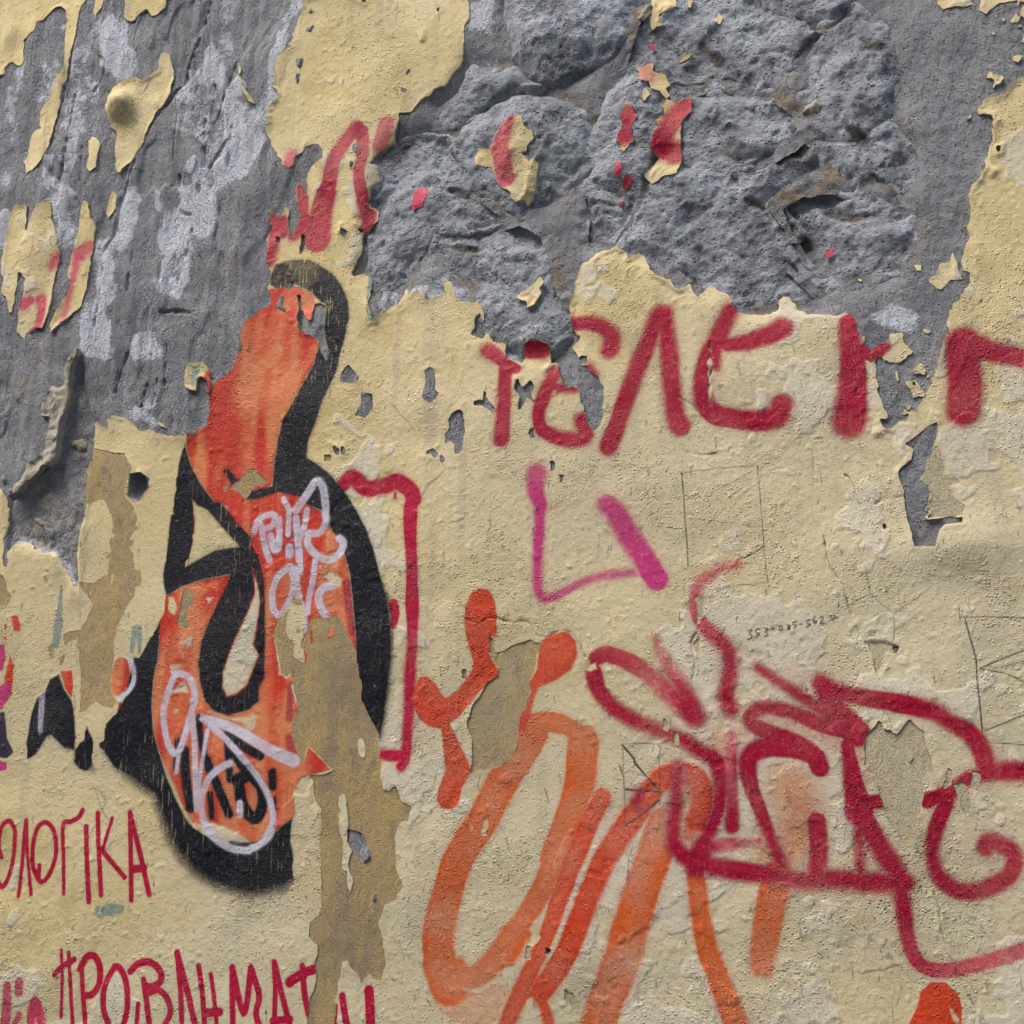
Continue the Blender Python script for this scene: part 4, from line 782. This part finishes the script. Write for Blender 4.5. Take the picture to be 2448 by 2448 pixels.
# tangled crimson scribble on the right
sb = group_empty("graffiti_scribble", "tangled crimson sprayed scribble at the lower right")
letters(sb, [
 ("crimson stroke hooking down from the left", [("c2 1690,405 1560,440 1430,520 1380,640 1390,770 1460,880 1560,970 1630,1060 1640,1180 1620,1300 1610,1400 1640,1480", 34, 66, (.6, 1.))]),
 ("pink leaf shaped loop", [("c2 640,1100 720,1070 850,1110 1000,1200 1120,1300 1250,1420 1370,1540", 50, 72, (.9, .75)), ("c2 620,1210 660,1340 760,1460 920,1560 1100,1640 1300,1720 1450,1820 e 420,850 470,950 470,1150 420,1300 320,1490", 56, 50), ("c2 1080,950 1130,1080 1220,1230 1310,1370 1390,1540", 24, 72, (.5, 1.))]),
 ("crimson knot of lettering", [("e 725,265 860,360 1000,450 1120,530 1250,600", 32, 46), ("e 1140,370 1250,430 1450,470 1700,510 1900,560 c3 1350,1560 1500,1640 1600,1750 1650,1900", 58, 62), ("e 1150,390 1210,510 1330,640 1370,700", 62, 90), ("e 1330,690 1150,640 950,560 780,530 680,570 690,640 820,700 1000,770 1120,860", 52, 48), ("e 1130,920 1090,850 980,810 800,790 690,830 655,910 680,1050 740,1200 800,1370 880,1560", 62, 45), ("e 1310,780 1340,950 1375,1130 1390,1220", 42, 92), ("e 1370,1160 1520,1150", 46), ("e 1400,1240 1500,1400 1600,1560 1680,1670", 75, 60), ("e 1385,1350 1400,1620", 36, 30, .85), ("e 1108,1280 1120,1450 1110,1600 1080,1670", 60, 62),
   ("e 200,930 185,1150 165,1350 200,1470 330,1550 550,1600 800,1630 1000,1670 1200,1660 1450,1680 1690,1685", 50, 66), ("e 550,710 545,900 550,1100 550,1310", 30, 46, (.6, 1.)), ("e 370,1440 550,1430 720,1410", 42, 26, (.8, .4)), ("e 320,1560 340,1500", 80), ("d2 955,215 945,310", 38, 30), ("e 1660,1720 1690,1900 d3 1060,1250 1110,1420 1200,1510 1350,1530 1600,1480 1800,1420 1990,1360", 52, 56, (1., .65)), ("c3 1650,1930 1800,1925 1990,1925", 45)]),
 ("crimson curling hook", [("d3 1640,620 1660,580 1730,590 1830,640 1855,730 1800,840 1650,920 1500,950 1370,900 1280,800 1245,650 1270,480 1340,310 1400,190", 62, 52), ("d3 1210,270 1300,225 1400,190 1520,110 1700,70 1990,70", 55, 50)])],
 "paint_stroke", 3, CRIM, 4.8, .1)
# brush lettering, two lines at the lower left
g1 = group_empty("graffiti_word", "thin crimson brush lettering reading OLOGIKA at the lower left")
letters(g1, [("letter O", [("d0 15,690 -5,600 25,460 80,420 120,490 115,620 90,760 50,870 10,910 -25,850", 17)]), ("letter Lambda", [("d0 140,980 170,750 203,415", 15), ("d0 205,410 215,700 235,965", 14)]), ("letter O", [("d0 300,750 295,860 340,860 390,780 425,650 410,500 350,430 290,470 255,600 252,750 285,850", 17)]), ("letter Gamma", [("d0 480,960 480,700 475,450 530,425 590,390 615,340", 14, 19)]), ("letter Iota", [("d0 645,460 655,750 668,1020", 19)]), ("letter Kappa", [("d0 730,360 740,600 758,970", 18), ("d0 838,400 770,640", 14), ("d0 775,650 930,840", 18)]), ("letter Alpha", [("d0 970,360 975,700 977,1010", 18), ("d0 970,360 1040,650 1108,970", 20), ("d0 990,780 1070,770", 28)])], "letter", 2, CRIM, .8, .1)
g2 = group_empty("graffiti_word", "thin crimson brush lettering of the bottom line, cut by the frame")
letters(g2, [("letter Pi", [("d0 460,1380 465,1600 455,1880", 13), ("d0 515,1400 530,1700 545,1990", 16), ("d0 410,1560 470,1500 555,1450", 21)]), ("letter Rho", [("d0 610,1500 622,1700 645,1990", 20), ("d0 600,1520 650,1430 710,1430 745,1520 740,1640 690,1710 640,1720", 25)]), ("letter O", [("d0 850,1510 785,1650 780,1830 840,1970 910,1970 955,1800 940,1620 890,1515 850,1505", 23)]), ("letter Beta", [("d0 970,1540 1020,1490 1110,1470 1190,1530 1200,1610 1130,1655 1080,1645", 26), ("d0 1070,1600 1100,1800 1125,1990", 22), ("d0 1110,1700 1190,1680 1260,1760 1270,1860 1215,1970", 23), ("d0 1035,1780 1020,1990", 18)]), ("letter Lambda", [("d0 1320,1400 1350,1700 1362,1990", 21), ("d0 1320,1400 1390,1650 1475,1990", 24)]), ("letter Eta", [("d0 1480,1500 1510,1700 1535,1990", 21), ("d0 1570,1560 1600,1750 1625,1990", 17), ("d0 1530,1850 1640,1840", 30)]), ("letter Mu", [("d0 1730,1510 1732,1700 1742,1990", 23), ("d0 1730,1510 1820,1850 1870,1515", 24), ("d0 1870,1510 1932,1720 d1 40,1850 80,1990", 24)]), ("letter Alpha", [("d1 175,1470 182,1700 172,1990", 20), ("d1 175,1470 230,1700 300,1990", 23), ("d1 165,1910 290,1895", 28)]), ("letter Tau", [("d1 290,1620 330,1590 400,1550 485,1520", 38, 32), ("d1 385,1500 400,1700 428,1860", 24)]), ("letter Alpha", [("d1 682,1720 702,1850 730,1990", 26), ("d1 640,1790 628,1990", 12)]), ("letter Iota", [("d1 880,1680 890,1820 897,1990", 37)])], "letter", 2, CRIM, .8, .1)
g3 = group_empty("graffiti_word", "faded pink lettering in the lower left corner")
letters(g3, [(None, [("d0 65,1650 60,1800 40,1990", 34, 38, .85)]), (None, [("d0 150,1620 150,1690", 34, 34, .8)]), (None, [("d0 265,1770 290,1830 330,1990", 38, 34, .85), ("d0 265,1770 240,1850 230,1990", 38, 34, .85)]), (None, [("d0 150,1860 110,1940", 22, 22, .8)]), (None, [("d0 -10,1530 -5,1580", 18)])], "letter", 2, PINK, 1.2, .15)
# pencil drawings and number
pn = group_empty("pencil_drawing", "faint pencil boxes, rays and the number 353-085-5627")
letters(pn, [("small pencil box with crossing lines", [("c2 830,1740 1100,1745 1105,1850 1115,1932 d2 1115,470", 4), ("c2 838,1740 840,1932 d2 850,200 855,460", 4), ("d2 855,460 1000,475 1115,482", 3), ("c2 835,1750 920,1850 d2 940,0 1105,185", 8), ("d2 860,185 1100,200", 9), ("d2 860,450 980,370 1110,265", 8), ("d2 258,180 290,290", 4), ("d2 812,0 835,70", 5)]), ("tall pencil box with rays at the right rim", [("c3 1470,800 1700,795 1990,805", 5), ("c3 1490,810 1530,960 1570,1100 1580,1250 1600,1450 1630,1740", 6), ("c3 1600,1180 1760,1110 1990,1020", 5), ("c3 1600,1180 1800,1220 1990,1310", 5), ("c3 1760,1170 1990,1110", 4), ("c3 1640,1640 1720,1610 1990,1500", 5), ("c3 1680,1730 1990,1750", 4)]),
 ("long faint pencil box", [("b2 1280,1650 1300,1932 c2 1305,100 1320,300 1325,420", 5, 5, .8), ("b2 1290,1655 1560,1620 1830,1600", 4, 4, .55), ("b2 1840,1600 1870,1932 c2 1885,200 1895,350 1920,540", 4, 4, .8), ("c2 1530,590 1700,560 1920,545", 4, 4, .7), ("c2 1680,370 1780,340 1890,270", 5, 5, .8), ("b2 1450,1830 1700,1700 1800,1640", 4, 4, .5), ("c2 1340,60 1600,90 1860,130", 4, 4, .5)]),
 ("pencilled number", [("c2 1765,895 1800,895 1780,918 1800,935 1795,955 1768,965", 5), ("c2 1865,885 1832,892 1832,912 1856,925 1832,950", 5), ("c2 1890,880 1920,888 1900,908 1920,925 1892,945", 5), ("c3 45,890 72,885", 5), ("c3 112,865 130,865 130,890 112,895 110,868", 5), ("c3 170,860 192,868 168,890 190,892 172,862", 5), ("c3 240,832 215,836 215,855 240,860 215,882", 5), ("c3 258,855 280,852", 5), ("c3 342,820 315,826 315,845 342,855 310,875", 5), ("c3 378,792 358,825 375,845 388,828 365,825", 5), ("c3 408,802 435,795 430,820 415,845 452,842", 5), ("c3 478,795 525,785 505,828", 5), ("c3 490,810 545,804", 5), ("c2 1700,385 1700,420", 4), ("c2 1702,405 1722,405 1725,385", 4), ("c2 1745,412 1758,390 1785,402", 4)])], "pencil_line", 2, PEN, .5, .3, True)
# dirt filled cracks, nicks and scratches
ck = strokes(CRACKS_C, 5.)[0]+noise(6, None, 15)*.7
paint("crack", ck+.9, smooth(2, 0, ck)*.8, lin(78, 66, 48), 4.3, wall, .7, .3, kind="stuff", over_peel=True)
g = np.random.default_rng(5); sc_d = np.full((NZ, NX), 5., np.float32); sc_l = np.full((NZ, NX), 5., np.float32)
ln = np.zeros(2)
for k in range(900):
    px = np.array([g.uniform(0, 2448), 2448*(1-g.uniform(0, 1)**1.3*.66)]); p = to_wall(px)[0]
    L = g.uniform(3, 13)*(1.8 if g.random() < .1 else 1); a_ = g.normal(0, .22); r = g.uniform(.2, .62)
    e2 = p+np.array([math.sin(a_), math.cos(a_)])*L
    tgt = sc_d if g.random() < .8 else sc_l
    rr = seg_dist(tgt, p, e2, r, r*.4, 4.)
    if rr: tgt[rr[0]] = np.minimum(tgt[rr[0]], rr[1])
paint("scratches", sc_d, smooth(2, 0, sc_d)*.9, lin(74, 70, 66), 4.0, wall, .5, .2, kind="stuff", over_peel=True)
paint("scratches", sc_l, smooth(2, 0, sc_l)*.7, lin(150, 146, 156), 4.1, wall, .45, .2, kind="stuff", over_peel=True)

# ------------------------------------------------------------------ the rest of the place, and an unseen block added to shade the wall
import bmesh
def box(name, lo, hi, m, parent=None):
    bm = bmesh.new(); bmesh.ops.create_cube(bm, size=1)
    for v in bm.verts: v.co = [lo[i]+(v.co[i]+.5)*(hi[i]-lo[i]) for i in range(3)]
    bmesh.ops.bevel(bm, geom=bm.edges[:], offset=.01, segments=1, affect='EDGES')
    me = bpy.data.meshes.new(name); bm.to_mesh(me); bm.free(); return link(name, me, m, parent)
box("masonry_core", (-3.6, .05, 0), (2.4, .5, 3.8), MR, wall)
gm = bpy.data.meshes.new("pavement"); gm.from_pydata([(-40, -40, 0), (40, -40, 0), (40, 40, 0), (-40, 40, 0)], [], [(0, 1, 2, 3)])
po = link("pavement", gm, MG, None); po["kind"] = "structure"
fc = box("added_shade_facade", (-14, -4.8, 0), (12, -4.2, 7.1), MF); fc["kind"] = "structure"  # unseen building front, added behind the camera to dim the lower wall
# thin white twig stuck between two stones
tw = to_wall(parse("a2 1825,690 1865,575")[0]); 
bm = bmesh.new(); ra = .0013
A_, B_ = Vector((tw[0][0], -14, tw[0][1]))*.001, Vector((tw[1][0], -20, tw[1][1]))*.001
ax = (B_-A_).normalized(); sx = ax.orthogonal().normalized(); sy = ax.cross(sx); rings = []
for t_ in (0, .5, 1):
    c_ = A_.lerp(B_, t_)+sx*.0012*math.sin(t_*3); rings.append([bm.verts.new(c_+(sx*math.cos(k*math.pi/3)+sy*math.sin(k*math.pi/3))*ra*(1-.4*t_)) for k in range(6)])
for r0, r1 in zip(rings, rings[1:]):
    for k in range(6): bm.faces.new((r0[k], r0[(k+1) % 6], r1[(k+1) % 6], r1[k]))
bm.faces.new(rings[0][::-1]); bm.faces.new(rings[-1])
me = bpy.data.meshes.new("twig"); bm.to_mesh(me); bm.free()
o = link("twig", me, MC, None); o["label"] = "thin pale twig lodged among the grey stones at upper right"; o["category"] = "twig"
print("tris", sum(len(o.data.polygons)*2 for o in bpy.data.objects if o.type == 'MESH'), "objects", len(bpy.data.objects))
